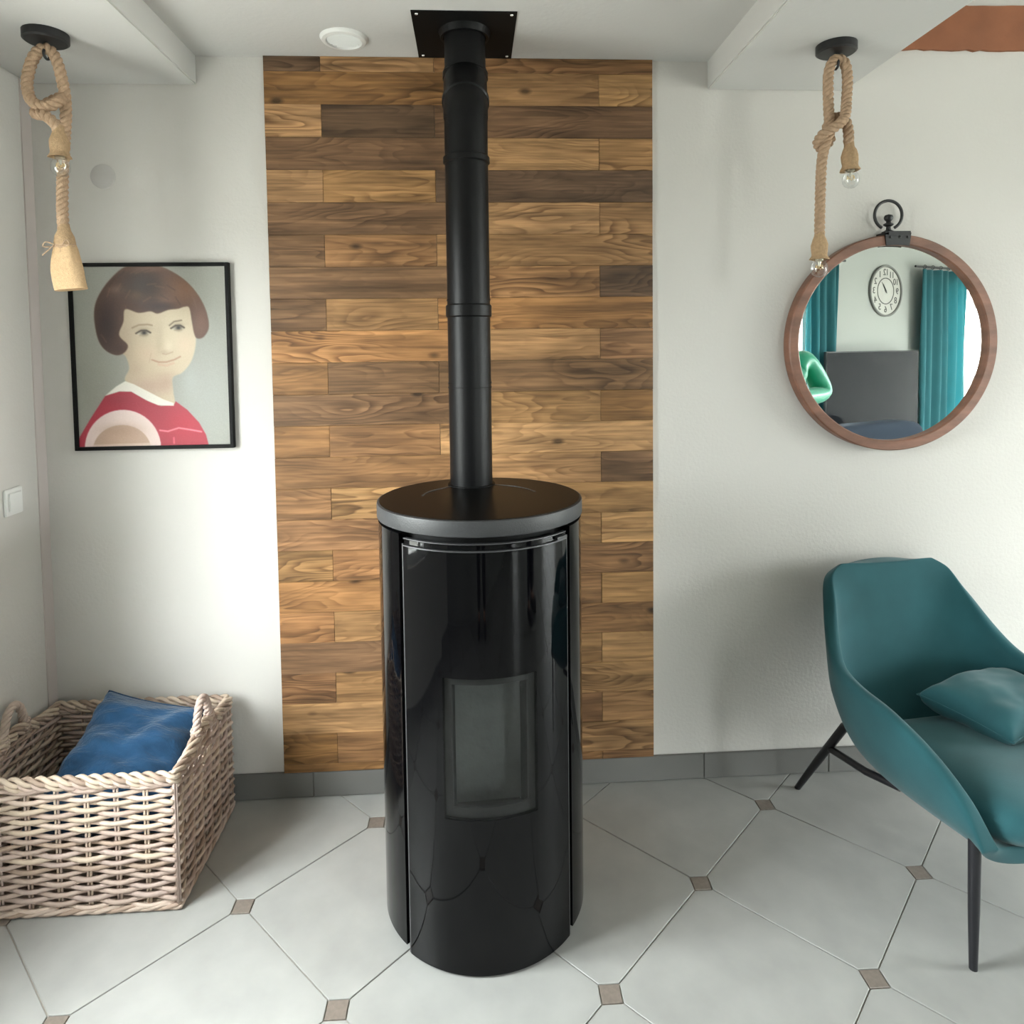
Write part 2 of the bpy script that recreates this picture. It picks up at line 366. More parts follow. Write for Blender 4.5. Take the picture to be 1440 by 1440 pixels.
# windows
M_wframe = mat('white_window_frame', lin(228, 228, 226), .4)
def window(name, f, a0, a1, z0, z1, nv):
    e = MB()
    def bx(mb, p, q, u, v, d0, d1):
        vs = [f(p, d0, u), f(q, d0, u), f(q, d1, u), f(p, d1, u), f(p, d0, v), f(q, d0, v), f(q, d1, v), f(p, d1, v)]
        mb.add(vs, [(0, 3, 2, 1), (4, 5, 6, 7), (0, 1, 5, 4), (1, 2, 6, 5), (2, 3, 7, 6), (3, 0, 4, 7)])
    t = .05
    for (p, q, u, v) in ((a0, a0 + t, z0, z1), (a1 - t, a1, z0, z1), (a0 + t, a1 - t, z0, z0 + t), (a0 + t, a1 - t, z1 - t, z1)): bx(e, p, q, u, v, -.04, -.10)
    fr = struct(e.build(name, M_wframe, merge=False))
    for k in range(1, nv):
        c = a0 + (a1 - a0) * k / nv; m = MB(); bx(m, c - .035, c + .035, z0 + t, z1 - t, -.045, -.095); m.build('mullion', M_wframe, fr)
    for k in range(nv):
        p = a0 + (a1 - a0) * k / nv; q = a0 + (a1 - a0) * (k + 1) / nv; m = MB(); bx(m, p + .036, q - .036, z0 + t, z1 - t, -.066, -.070); m.build('pane', M_pane, fr)
    return fr
window('window_1', lambda a, d, z: Vector((XL + d, a, z)), *WL, 2)
window('window_2', rear, *W1, 2)
window('window_3', rear, *W2, 2)
window('window_4', lambda a, d, z: Vector((XR - d, a, z)), *W3, 4)

# ================================================================== WOOD PANEL
pan = thing('wood_cladding', 'floor-to-ceiling panel of reclaimed brown wood planks behind the stove', 'wood panel', (-.023, -.004, .09))
TONE = {'L': (172, 132, 90), 'M': (144, 106, 71), 'D': (102, 79, 59), 'O': (144, 105, 65), 'T': (160, 121, 80), 'K': (122, 92, 65), 'R': (166, 120, 77)}
rowsA = {0: 'DLM', 2: 'LDK', 4: 'LTD', 6: 'KMT', 8: 'KTR', 10: 'OKK', 12: 'OML', 14: 'MLT', 16: 'TRM', 18: 'RTM', 20: 'MTL', 22: 'OML'}
rowsB = {1: 'OTL', 3: 'KLT', 5: 'KLT', 7: 'KMD', 9: 'RTM', 11: 'KTO', 13: 'MTK', 15: 'MTL', 17: 'RMT', 19: 'KTL', 21: 'LMT', 23: 'OMM'}
PX0, PX1 = -.657, .611
zt = [2.4665, 2.4185, 2.314]
while zt[-1] - .1045 > .10: zt.append(zt[-1] - .1045)
zt.append(.0905)
random.seed(21)
for k in range(len(zt) - 1):
    A = k % 2 == 0
    xs = [PX0, -.476, -.111, PX1] if A else [PX0, .0, .431, PX1]
    t = (rowsA if A else rowsB).get(k, 'MTM')
    for q in range(3):
        a, b = xs[q] + .0004, xs[q + 1] - .0004; z1, z0 = zt[k] - .0003, zt[k + 1] + .0003
        th = .012 + random.uniform(0, .0022)
        cx, cz = (a + b) / 2, (z0 + z1) / 2
        o = MB().box((a - cx, -th, z0 - cz), (b - cx, 0, z1 - cz)).build('plank', M_wood, bevel=.0008, seg=1)
        o.location = (cx, -.001, cz); attach(o, pan)
        c = lin(*TONE[t[q]], .9); j = random.uniform(.92, 1.08); o.color = (c[0] * j, c[1] * j, c[2] * j * random.uniform(.94, 1.06), 1)

# ================================================================== STOVE
SC = Vector((.015, -.459, 0)); SR = .273; SROT = math.radians(3.5)
MS = Matrix.Translation(SC) @ Matrix.Rotation(SROT, 4, 'Z')
stove = thing('wood_stove', 'tall round glossy black stove with glass fire door and grey top', 'stove', SC)
def arc(mb, r0, r1, d0, d1, z0, z1, n=None):
    """curved slab; angles in degrees from the front (toward -y), positive to the right"""
    a0, a1 = math.radians(-90 + d0), math.radians(-90 + d1); n = n or max(2, int(abs(d1 - d0) / 3))
    vs = []; fs = []
    for i in range(n + 1):
        a = a0 + (a1 - a0) * i / n
        for r, z in ((r0, z0), (r1, z0), (r1, z1), (r0, z1)): vs.append(MS @ Vector((r * math.cos(a), r * math.sin(a), z)))
    for i in range(n):
        k = i * 4
        for q in range(4): fs.append((k + q, k + 4 + q, k + 4 + (q + 1) % 4, k + (q + 1) % 4))
    fs += [(3, 2, 1, 0), tuple(n * 4 + q for q in range(4))]
    return mb.add(vs, fs)
DA = 47.5
HB = 24.5
Z0w, Z1w = .392, .738
b = MB()
arc(b, .19, .238, -180, -HB - 1, .0, 1.072); arc(b, .19, .238, HB + 1, 180, .0, 1.072); arc(b, .12, .238, -HB - 1, HB + 1, 0, Z0w - .02); arc(b, .12, .238, -HB - 1, HB + 1, Z1w + .02, 1.072)
b.build('inner_body', M_plate, stove, smooth=30, merge=False)
b = MB().lathe([(0, 1.0755), (.271, 1.0755), (.2758, 1.0775), (.2765, 1.080), (.2765, 1.111), (.2755, 1.1145), (.2715, 1.116), (0, 1.116)], 96, Matrix.Translation(SC))
top = b.build('top_plate', M_cast, stove, smooth=35)
b = MB().lathe([(0, 1.1162), (.2700, 1.1162), (.2700, 1.1172), (0, 1.1172)], 96, Matrix.Translation(SC)); b.build('top_cover', mat('black_top_cover', (.003, .0028, .0026, 1), .35, spec=.08), top, smooth=35)
# flue cover segment and a fine seam on the top
b = MB(); arc(b, .155, .16, 100, 260, 1.1172, 1.1185, 48); b.build('seam', M_cast, top, smooth=35)
b = MB().lathe([(.062, 1.1172), (.070, 1.1172), (.070, 1.1195), (.062, 1.1195), (.062, 1.1172)], 48, Matrix.Translation((-.008, -.287, 0))); b.build('flue_collar', M_plate, top, smooth=35)
for s_ in (-1, 1):
    b = MB()
    if s_ < 0: arc(b, .262, SR, -178, -DA - 3.6, .018, 1.068)
    else: arc(b, .262, SR, DA + 3.6, 178, .018, 1.068)
    b.build('side_panel', M_blackgloss, stove, smooth=35)
    b = MB(); a = DA + 1.0
    arc(b, .250, .2715, s_ * a - .45, s_ * a + .45, .004, 1.045); b.build('door_trim', M_trim, stove, smooth=35)
door = MB()
for d0, d1, z0, z1 in ((-DA, -HB, .006, 1.040), (HB, DA, .006, 1.040), (-HB, HB, .006, Z0w), (-HB, HB, Z1w, 1.040)): arc(door, .262, .274, d0, d1, z0, z1)
door = door.build('fire_door', M_blackgloss, stove, smooth=35)
b = MB(); arc(b, .2655, .2738, -HB, HB, Z0w, Z1w); b.build('glass', M_fireglass, door, smooth=35)
b = MB(); arc(b, .255, .2625, -HB, -HB + 4, Z0w, Z1w); arc(b, .255, .2625, HB - 4, HB, Z0w, Z1w); arc(b, .255, .2625, -HB, HB, Z0w, Z0w + .025); arc(b, .255, .2625, -HB, HB, Z1w - .02, Z1w)
b.build('glass_frame', mat('sooty_frame', (.02, .02, .02, 1), .6), door, smooth=35)
b = MB(); arc(b, .262, .2742, -DA, DA, 1.0405, 1.0435); b.build('door_edge', M_trim, door, smooth=35)
b = MB(); arc(b, .255, .270, -DA, DA, 1.046, 1.056); b.build('air_slot', M_blackgloss, stove, smooth=35)
b = MB(); arc(b, .262, .2725, -DA, DA, 1.058, 1.0605); b.build('slot_trim', M_trim, stove, smooth=35)
b = MB(); arc(b, .270, .279, DA - 9, DA - 1, 1.046, 1.053); b.build('door_latch', M_cast, stove, smooth=35)
# fire chamber
b = MB()
F = lambda x, y, z: MS @ Vector((x, y, z))
x0, yb, yf = .108, -.165, -.235
vs = [F(-x0, yf, Z0w - .02), F(-x0 + .02, yb, Z0w - .02), F(x0 - .02, yb, Z0w - .02), F(x0, yf, Z0w - .02), F(-x0, yf, Z1w + .02), F(-x0 + .02, yb, Z1w + .02), F(x0 - .02, yb, Z1w + .02), F(x0, yf, Z1w + .02)]
b.add(vs, [(0, 1, 5, 4), (1, 2, 6, 5), (2, 3, 7, 6), (0, 3, 2, 1), (4, 5, 6, 7)])
b.build('fire_chamber', mat('grey_firebrick', lin(158, 160, 158), .9, var=.1, vscale=12, bump=.2), stove)
# flue pipe
flue = thing('flue_pipe', 'matt black stove pipe rising to the ceiling with collars and an elbow', 'stove pipe', (-.008, -.287, 1.12))
PX = -.008
def ring(mb, c, r0, r1, h, axis=Vector((0, 0, 1))):
    q = Vector((0, 0, 1)).rotation_difference(axis).to_matrix().to_4x4(); m = Matrix.Translation(c) @ q
    e = .004
    mb.lathe([(r0, -h / 2), (r1 - e, -h / 2), (r1, -h / 2 + e), (r1, h / 2 - e), (r1 - e, h / 2), (r0, h / 2)], 48, m); return mb
b = MB(); pts = [Vector((PX, -.287, 1.1196)), Vector((PX, -.287, 2.195))]
b.tube(pts, .0625, 48, cap=False); b.build('lower_pipe', M_pipe, flue, smooth=40)
b = MB(); b.tube([Vector((PX, -.287, 2.18)), Vector((PX, -.287, 2.205)), Vector((PX, -.281, 2.222)), Vector((PX, -.209, 2.318)), Vector((PX, -.202, 2.335)), Vector((PX, -.200, 2.35))], .0645, 48, cap=False); b.build('elbow', M_pipe, flue, smooth=40)
b = MB(); b.tube([Vector((PX, -.200, 2.335)), Vector((PX, -.200, 2.4625))], .0615, 48, cap=False); b.build('upper_pipe', M_pipe, flue, smooth=40)
for z, y, r, h in ((2.062, -.287, .0675, .022), (1.628, -.287, .0670, .038), (1.405, -.287, .0650, .006), (1.418, -.287, .0645, .004), (2.335, -.200, .068, .026), (1.66, -.287, .0645, .005)):
    ring(MB(), Vector((PX, y, z)), .055, r, h).build('pipe_collar', M_pipe, flue, smooth=40)
ax = Vector((0, .072, .096)).normalized()
ring(MB(), Vector((PX, -.270, 2.236)), .055, .069, .02, ax).build('pipe_collar', M_pipe, flue, smooth=40)
pl = thing('ceiling_plate', 'square black metal ceiling plate around the stove pipe', 'ceiling plate', (-.008, -.175, ZM - .002))
PTH = .0035
MB().box((-.158, -.328, ZM - PTH), (.142, -.017, ZM - .0002)).build('plate', M_plate, pl)
MB().lathe([(.064, ZM - .022), (.072, ZM - .022), (.078, ZM - PTH), (.064, ZM - PTH)], 48, Matrix.Translation((PX, -.200, 0))).build('rosette', M_pipe, pl, smooth=40)
for x in (-.143, .127):
    for y in (-.312, -.035): MB().lathe([(0, ZM - PTH - .003), (.004, ZM - PTH - .002), (.005, ZM - PTH), (0, ZM - PTH)], 12, Matrix.Translation((x, y, 0))).build('screw', M_steel, pl, smooth=40)
# round white air vent on the ceiling
vt = thing('air_vent', 'round white louvred air vent on the ceiling', 'vent', (-.375, -.145, ZM))
mv = Matrix.Translation((-.375, -.145, 0))
MB().lathe([(.050, ZM - .004), (.054, ZM - .012), (.066, ZM - .010), (.072, ZM - .002), (.072, ZM), (.050, ZM)], 48, mv).build('vent_ring', M_whiteplastic, vt, smooth=40)
MB().lathe([(0, ZM - .001), (.052, ZM - .001)], 32, mv).build('vent_back', mat('vent_grey', lin(170, 170, 168), .6), vt)
for k in range(-4, 5):
    y = k * .0105; hx = math.sqrt(max(.051 ** 2 - y * y, 0))
    MB().box((-hx, -.0028, -.002), (hx, .0028, .002), Matrix.Translation((-.375, -.145 + y, ZM - .007)) @ Matrix.Rotation(.5, 4, 'X')).build('slat', M_whiteplastic, vt)
# painted-over wall cap, left; switch on the left wall
cp = MB().lathe([(0, .004), (.036, .004), (.039, .002), (.039, 0)], 32, Matrix.Translation((-1.176, -.0, 2.086)) @ Matrix.Rotation(PI / 2, 4, 'X')).build('junction_cover', mat('cap_paint', lin(188, 185, 182), .8), smooth=40)
tag(cp, 'small round painted-over cap on the white wall above the portrait', 'cover')
sw = thing('light_switch', 'white light switch on the left side wall', 'light switch', (XL, -.175, 1.075))
MB().box((XL + .0002, -.215, 1.035), (XL + .008, -.135, 1.115)).build('plate', M_whiteplastic, sw, bevel=.002)
MB().box((XL + .0078, -.203, 1.047), (XL + .013, -.147, 1.103)).build('rocker', M_whiteplastic, sw, bevel=.002)

# ================================================================== PORTRAIT
por = thing('portrait_painting', 'painted portrait of a brown-haired child in a red dress, thin black frame', 'painting', (-1.04, 0, 1.205))
QX0, QX1, QZ0, QZ1 = -1.290, -.785, 1.203, 1.808; fw = .012
for a, b_ in (((QX0, -.022, QZ0), (QX0 + fw, -.001, QZ1)), ((QX1 - fw, -.022, QZ0), (QX1, -.001, QZ1)), ((QX0 + fw, -.022, QZ0), (QX1 - fw, -.001, QZ0 + fw)), ((QX0 + fw, -.022, QZ1 - fw), (QX1 - fw, -.001, QZ1))):
    MB().box(a, b_).build('frame_bar', M_frame, por, bevel=.001)
def paint():
    W_, H_ = 250, 300
    u, v = np.meshgrid(np.linspace(0, 1, W_), np.linspace(0, 1, H_))      # v down
    X = 112 + v * 26 + u * (1046 - v * 2); Y = 102 + v * 1236
    srgb = lambda c: np.array(c, float)
    img = np.zeros((H_, W_, 3)) + srgb((150, 150, 142))
    rs = np.random.RandomState(2)
    def blob(x, y, rx, ry, c, k=1.0):
        nonlocal img
        m = np.exp(-(((X - x) / rx) ** 2 + ((Y - y) / ry) ** 2)) * k; img = img * (1 - m[..., None]) + srgb(c) * m[..., None]
    def poly(pts, c, soft=8, smooth=True, k=1.0, mask=None):
        nonlocal img
        if smooth: pts = [(p.x, p.y) for p in catmull([Vector((a, b, 0)) for a, b in pts], 6, True)]
        d = np.full(X.shape, 1e9); ins = np.zeros(X.shape, bool)
        for (x1, y1), (x2, y2) in zip(pts, pts[1:] + pts[:1]):
            ex, ey = x2 - x1, y2 - y1; L_ = ex * ex + ey * ey + 1e-9
            t = np.clip(((X - x1) * ex + (Y - y1) * ey) / L_, 0, 1); d = np.minimum(d, np.hypot(X - x1 - t * ex, Y - y1 - t * ey))
            cond = ((y1 > Y) != (y2 > Y)) & (X < ex * (Y - y1) / (ey + 1e-9) + x1); ins ^= cond
        m = np.clip(.5 + np.where(ins, d, -d) / soft, 0, 1) * k
        if mask is not None: m = m * mask
        img = img * (1 - m[..., None]) + srgb(c) * m[..., None]; return m
    def line(pts, wd, c, k=1.0):
        nonlocal img
        d = np.full(X.shape, 1e9)
        for (x1, y1), (x2, y2) in zip(pts, pts[1:]):
            ex, ey = x2 - x1, y2 - y1; t = np.clip(((X - x1) * ex + (Y - y1) * ey) / (ex * ex + ey * ey), 0, 1); d = np.minimum(d, np.hypot(X - x1 - t * ex, Y - y1 - t * ey))
        m = np.clip(1.2 - d / wd, 0, 1) * k; img = img * (1 - m[..., None]) + srgb(c) * m[..., None]
    blob(250, 900, 300, 400, (138, 136, 126), .6); blob(1050, 1000, 200, 300, (158, 160, 156), .6); blob(900, 880, 60, 120, (165, 168, 165), .5)
    # neck and face
    face = [(460, 395), (560, 400), (690, 400), (830, 385), (905, 380), (922, 480), (945, 560), (942, 660), (910, 760), (850, 832), (784, 866), (786, 960), (792, 1052), (700, 1020), (600, 960), (462, 885), (490, 800), (470, 720), (445, 690), (470, 640), (420, 575), (450, 480)]
    mface = poly(face, (190, 173, 148), 10)
    def fb(x, y, rx, ry, c, k):
        nonlocal img
        m = np.exp(-(((X - x) / rx) ** 2 + ((Y - y) / ry) ** 2)) * k * mface; img = img * (1 - m[..., None]) + srgb(c) * m[..., None]
    fb(800, 560, 160, 200, (206, 192, 165), .7); fb(470, 640, 70, 220, (172, 152, 130), .7); fb(620, 930, 160, 80, (178, 150, 132), .8); fb(740, 900, 60, 60, (172, 146, 128), .7)
    fb(530, 800, 60, 60, (176, 154, 132), .6); fb(870, 640, 60, 70, (208, 184, 160), .6); fb(620, 700, 70, 60, (200, 172, 150), .5)
    fb(695, 640, 26, 60, (178, 160, 134), .6); fb(735, 690, 40, 16, (172, 150, 126), .6); fb(760, 650, 26, 40, (214, 200, 176), .6)
    fb(700, 560, 26, 70, (176, 160, 136), .5); fb(590, 530, 70, 24, (170, 152, 130), .6); fb(825, 500, 60, 20, (172, 154, 132), .5); fb(740, 850, 90, 22, (180, 156, 134), .5)
    # eyes
    for ex, ey, rx in ((592, 556, 46), (826, 524, 42)):
        poly([(ex - rx, ey + 6), (ex - rx * .4, ey - 14), (ex + rx * .4, ey - 14), (ex + rx, ey + 2), (ex + rx * .3, ey + 16), (ex - rx * .4, ey + 16)], (190, 180, 160), 7)
        blob(ex + 3, ey, 24, 19, (56, 48, 40), .97); blob(ex + 3, ey, 8, 8, (25, 22, 20), .9)
        line([(ex - rx - 6, ey + 4), (ex - rx * .4, ey - 15), (ex + rx * .4, ey - 15), (ex + rx, ey)], 8, (62, 50, 40), .9)
        line([(ex - rx * .6, ey + 18), (ex + rx * .6, ey + 16)], 5, (150, 130, 108), .6)
    line([(515, 522), (560, 503), (620, 500), (650, 506)], 7, (128, 108, 86), .7); line([(768, 508), (800, 482), (850, 474)], 7, (100, 84, 68), .8)
    # nose and mouth
    line([(718, 700), (740, 706), (765, 698), (786, 690)], 6, (166, 140, 118), .6)
    line([(645, 742), (690, 758), (745, 758), (800, 742), (838, 722)], 7, (160, 120, 100), .75); line([(690, 775), (745, 782), (790, 766)], 12, (192, 150, 130), .5); line([(640, 700), (625, 760)], 6, (176, 152, 130), .5)
    # hair
    hair = [(470, 112), (600, 92), (720, 110), (850, 180), (950, 280), (1015, 400), (1036, 520), (1000, 588), (955, 598), (935, 560), (922, 480), (905, 388), (868, 382), (830, 394), (760, 402), (690, 426), (640, 410), (560, 420), (470, 395), (456, 480), (425, 570), (482, 640), (455, 692), (400, 706), (330, 670), (285, 600), (262, 480), (265, 380), (300, 290), (370, 195)]
    mh = poly(hair, (84, 58, 47), 10)
    def hb(x, y, rx, ry, c, k):
        nonlocal img
        m = np.exp(-(((X - x) / rx) ** 2 + ((Y - y) / ry) ** 2)) * k * mh; img = img * (1 - m[..., None]) + srgb(c) * m[..., None]
    hb(860, 260, 150, 130, (126, 92, 72), .95); hb(980, 480, 60, 120, (112, 78, 64), .9); hb(340, 500, 80, 190, (46, 27, 23), .97); hb(590, 230, 140, 110, (52, 38, 30), .97)
    hb(700, 380, 110, 40, (52, 32, 26), .9); hb(420, 660, 60, 40, (66, 42, 36), .8); hb(660, 120, 200, 24, (118, 90, 76), .7); hb(410, 260, 50, 30, (112, 90, 76), .6); hb(540, 300, 50, 30, (98, 74, 58), .6); hb(770, 330, 70, 20, (108, 78, 62), .7)
    for q in range(46):
        x0, y0 = rs.uniform(290, 1000), rs.uniform(130, 620); a = math.atan2(y0 - 420, x0 - 640) + PI / 2; c = (60, 42, 34) if rs.rand() < .5 else (118, 88, 72)
        mm = img.copy(); line([(x0, y0), (x0 + 60 * math.cos(a), y0 + 60 * math.sin(a))], 7, c, .35); img = mm * (1 - mh[..., None]) + img * mh[..., None]
    # dress
    md_ = poly([(146, 1262), (220, 1140), (325, 982), (420, 955), (500, 958), (620, 1028), (700, 1060), (788, 1056), (802, 1030), (880, 1090), (960, 1180), (1005, 1262), (1026, 1345), (120, 1345)], (160, 40, 58), 7, smooth=False)
    for bx_, by_, brx, bry, bc, bk in ((850, 1200, 110, 110, (178, 38, 58), .7), (400, 1010, 120, 36, (140, 36, 52), .5)):
        m = np.exp(-(((X - bx_) / brx) ** 2 + ((Y - by_) / bry) ** 2)) * bk * md_; img = img * (1 - m[..., None]) + srgb(bc) * m[..., None]
    poly([(322, 984), (400, 920), (460, 886), (520, 908), (620, 962), (720, 1016), (788, 1042), (788, 1060), (680, 1054), (600, 1018), (500, 958), (420, 955)], (218, 212, 202), 7, smooth=False)
    t = np.linspace(PI, 2 * PI, 24)
    poly([(437 + 260 * math.cos(a), 1350 + 268 * math.sin(a)) for a in t], (222, 200, 194), 7, smooth=False)
    poly([(430 + 198 * math.cos(a), 1362 + 176 * math.sin(a)) for a in t], (186, 156, 136), 7, smooth=False); blob(430, 1220, 130, 40, (172, 142, 122), .6); line([(240, 1330), (620, 1325)], 14, (222, 200, 190), .8)
    line([(690, 1228), (745, 1236), (820, 1214), (900, 1228), (975, 1243)], 7, (236, 130, 142), .95); line([(785, 1282), (786, 1320)], 8, (220, 100, 115), .8)
    img = np.clip(img + rs.normal(0, 2.0, img.shape[:2])[..., None], 0, 255) / 255
    lin_ = np.where(img <= .04045, img / 12.92, ((img + .055) / 1.055) ** 2.4) * .98
    x0, x1, z0, z1 = QX0 + fw * .8, QX1 - fw * .8, QZ0 + fw * .8, QZ1 - fw * .8
    vs = np.stack([x0 + u * (x1 - x0), np.full(u.shape, -.014), z1 - v * (z1 - z0)], -1).reshape(-1, 3)
    idx = np.arange(W_ * H_).reshape(H_, W_)
    f = np.stack([idx[:-1, :-1], idx[1:, :-1], idx[1:, 1:], idx[:-1, 1:]], -1).reshape(-1, 4)
    me = bpy.data.meshes.new('canvas'); me.from_pydata(vs.tolist(), [], f.tolist())
    at = me.attributes.new('paint', 'FLOAT_COLOR', 'POINT'); at.data.foreach_set('color', np.concatenate([np.clip(lin_, 0, 1).reshape(-1, 3), np.ones((W_ * H_, 1))], 1).ravel())
    me.materials.append(M_paint); o = bpy.data.objects.new('canvas', me); COL.objects.link(o); attach(o, por)
paint()
MB().box((QX0 + .008, -.0135, QZ0 + .008), (QX1 - .008, -.0015, QZ1 - .008)).build('backing', mat('canvas_backing', lin(150, 140, 120), .8), por)

# ================================================================== MIRROR
MC = Vector((1.434, 0, 1.519)); RO, RI = .367, .333
mir = thing('round_mirror', 'round mirror in a brown wooden frame with an iron hanging ring', 'mirror', (MC.x, 0, MC.z - RO))
MY = Matrix.Translation(MC) @ Matrix.Rotation(PI / 2, 4, 'X')      # lathe z -> -y
e = .004
MB().lathe([(RI, .006), (RO - .002, .002), (RO, .006), (RO, .046), (RO - e, .05), (RI + e, .05), (RI, .046), (RI, .006)], 128, MY).build('frame', M_mirwood, mir, smooth=35)
MB().lathe([(0, .030), (RI + .001, .030), (RI + .001, .024), (0, .024)], 96, MY).build('mirror_glass', M_mirror, mir, smooth=35)
br = MB()
def top_arc(mb, r0, r1, a0, a1, y0, y1, n=10):
    vs = []; fs = []
    for i in range(n + 1):
        a = math.radians(90 - (a0 + (a1 - a0) * i / n))
        for r, y in ((r0, y0), (r1, y0), (r1, y1), (r0, y1)): vs.append((MC.x + r * math.cos(a), y, MC.z + r * math.sin(a)))
    for i in range(n):
        k = i * 4
        for q in range(4): fs.append((k + q, k + 4 + q, k + 4 + (q + 1) % 4, k + (q + 1) % 4))
    fs += [(3, 2, 1, 0), tuple(n * 4 + q for q in range(4))]; return mb.add(vs, fs)
top_arc(br, RI - .002, RO + .006, -6.5, 7.5, -.055, -.0505); top_arc(br, RO + .0005, RO + .008, -6.5, 7.5, -.055, -.002)
br.box((MC.x - .030, -.056, MC.z + RO - .005), (MC.x + .046, -.050, MC.z + RO + .010))
br = br.build('bracket', M_iron, mir, smooth=30, merge=False)
for dx in (-.025, .008, .035): MB().sphere((MC.x + dx, -.0555, MC.z + RO - .010), .0045, 12, 8).build('rivet', M_iron, br, smooth=180)
hk = MB().lathe([(0, .0), (.020, .0), (.021, .005), (.008, .012), (.007, .022), (.016, .028), (.016, .032), (.008, .036), (.007, .040), (.013, .046), (.015, .053), (.012, .061), (0, .065)], 24, Matrix.Translation((MC.x - .015, -.028, MC.z + RO + .006)))
hk.build('finial', M_iron, mir, smooth=40)
rc = Vector((MC.x - .016, -.028, MC.z + RO + .006 + .062)); pts = [rc + Vector((.048 * math.cos(a), 0, .048 * math.sin(a))) for a in np.linspace(math.radians(-62), math.radians(242), 60)]
MB().tube(pts, .0052, 10).build('hanging_ring', M_iron, mir, smooth=60)

# ================================================================== ROPE LAMPS
def rose(parent, c):
    MB().lathe([(0, ZS - .024), (.050, ZS - .024), (.0555, ZS - .020), (.0555, ZS - .0002), (0, ZS - .0002)], 40, Matrix.Translation((c[0], c[1], 0))).build('ceiling_rose', M_iron, parent, smooth=35)
    pts = [Vector((c[0], c[1], ZS - .022)), Vector((c[0], c[1], ZS - .040))] + [Vector((c[0], c[1] + .013 * math.sin(a), ZS - .055 + .013 * math.cos(a))) for a in np.linspace(0, 1.7 * PI, 16)]
    MB().tube(pts, .0035, 8).build('hook', M_iron, parent, smooth=60)
def socket_bulb(parent, top, tilt=(0, 0)):
    M_ = Matrix.Translation(top) @ Matrix.Rotation(tilt[0], 4, 'X') @ Matrix.Rotation(tilt[1], 4, 'Y')
    prof = [(.0125, .020), (.0145, .004), (.019, -.008), (.0235, -.022), (.0235, -.036), (.0215, -.048), (.0225, -.054), (.027, -.060), (.0285, -.064), (.025, -.064), (.019, -.056), (.015, -.03)]
    mb = MB(); mb.lathe(prof, 28, M_)
    s = mb.build('burlap_socket', M_burlap, parent, smooth=60)
    for v in s.data.vertices: v.co += Vector(noise.noise_vector(Vector(v.co) * 60)) * .0022
    bl = MB().lathe([(.012, -.050), (.013, -.062), (.0165, -.070), (.0215, -.078), (.0235, -.088), (.0225, -.099), (.0175, -.108), (.009, -.1135), (0, -.115)], 28, M_).build('bulb', M_clear, parent, smooth=60)
    MB().lathe([(0, -.044), (.0115, -.044), (.0115, -.066), (.004, -.070), (.0035, -.082), (0, -.083)], 14, M_).build('bulb_base', mat('bulb_metal', (.6, .58, .5, 1), .3, metal=1), bl, smooth=40)
    pts = [M_ @ Vector((.010 * math.cos(a), .010 * math.sin(a), -.078 - .012 * abs(math.sin(a * 2)))) for a in np.linspace(0, 2 * PI, 25)]
    MB().tube(pts, .0009, 6).build('filament', mat('filament', (.8, .6, .3, 1), .4, metal=.6), bl, smooth=60)
def rope(parent, pts, name='rope'):
    mb = MB(); twisted(mb, catmull(pts, 14), .0082, .0073, .046, n=8); return mb.build(name, M_rope, parent, smooth=180, merge=False)
RR = (1.058, -.350)
lampR = thing('rope_lamp', 'knotted jute rope ceiling lamp with two bare clear bulbs, hanging before the mirror', 'lamp', (RR[0], RR[1], ZS), 'knotted rope ceiling lamps')
rose(lampR, RR)
rope(lampR, [(1.014, -.35, 1.835), (1.015, -.35, 1.95), (1.018, -.352, 2.05), (1.025, -.362, 2.10), (1.036, -.358, 2.145), (1.037, -.350, 2.20), (1.035, -.350, 2.285), (1.045, -.350, 2.325), (1.062, -.350, 2.336), (1.083, -.350, 2.325), (1.092, -.350, 2.285), (1.088, -.354, 2.22), (1.070, -.378, 2.165), (1.040, -.394, 2.135), (1.010, -.378, 2.118), (1.006, -.350, 2.100), (1.030, -.328, 2.092), (1.058, -.322, 2.118), (1.050, -.318, 2.155), (1.064, -.330, 2.178), (1.086, -.345, 2.168), (1.095, -.352, 2.135), (1.098, -.350, 2.095)])
socket_bulb(lampR, (1.014, -.35, 1.828)); socket_bulb(lampR, (1.100, -.35, 2.084), (0, -.06))
RL = (-1.128, -.360)
lampL = thing('rope_lamp', 'knotted jute rope ceiling lamp with a burlap bag over its lower bulb', 'lamp', (RL[0], RL[1], ZS), 'knotted rope ceiling lamps')
rose(lampL, RL)
rope(lampL, [(-1.107, -.352, 1.825), (-1.112, -.348, 1.90), (-1.113, -.340, 1.98), (-1.112, -.330, 2.06), (-1.108, -.325, 2.13), (-1.098, -.335, 2.18), (-1.092, -.350, 2.23), (-1.098, -.360, 2.29), (-1.112, -.360, 2.325), (-1.132, -.360, 2.336), (-1.155, -.360, 2.322), (-1.172, -.362, 2.285), (-1.178, -.366, 2.24), (-1.166, -.378, 2.200), (-1.142, -.388, 2.178), (-1.112, -.386, 2.176), (-1.094, -.368, 2.196), (-1.104, -.342, 2.214), (-1.136, -.336, 2.204), (-1.160, -.348, 2.180), (-1.152, -.378, 2.158), (-1.120, -.394, 2.148), (-1.092, -.398, 2.125), (-1.086, -.396, 2.105)])
socket_bulb(lampL, (-1.085, -.396, 2.102))
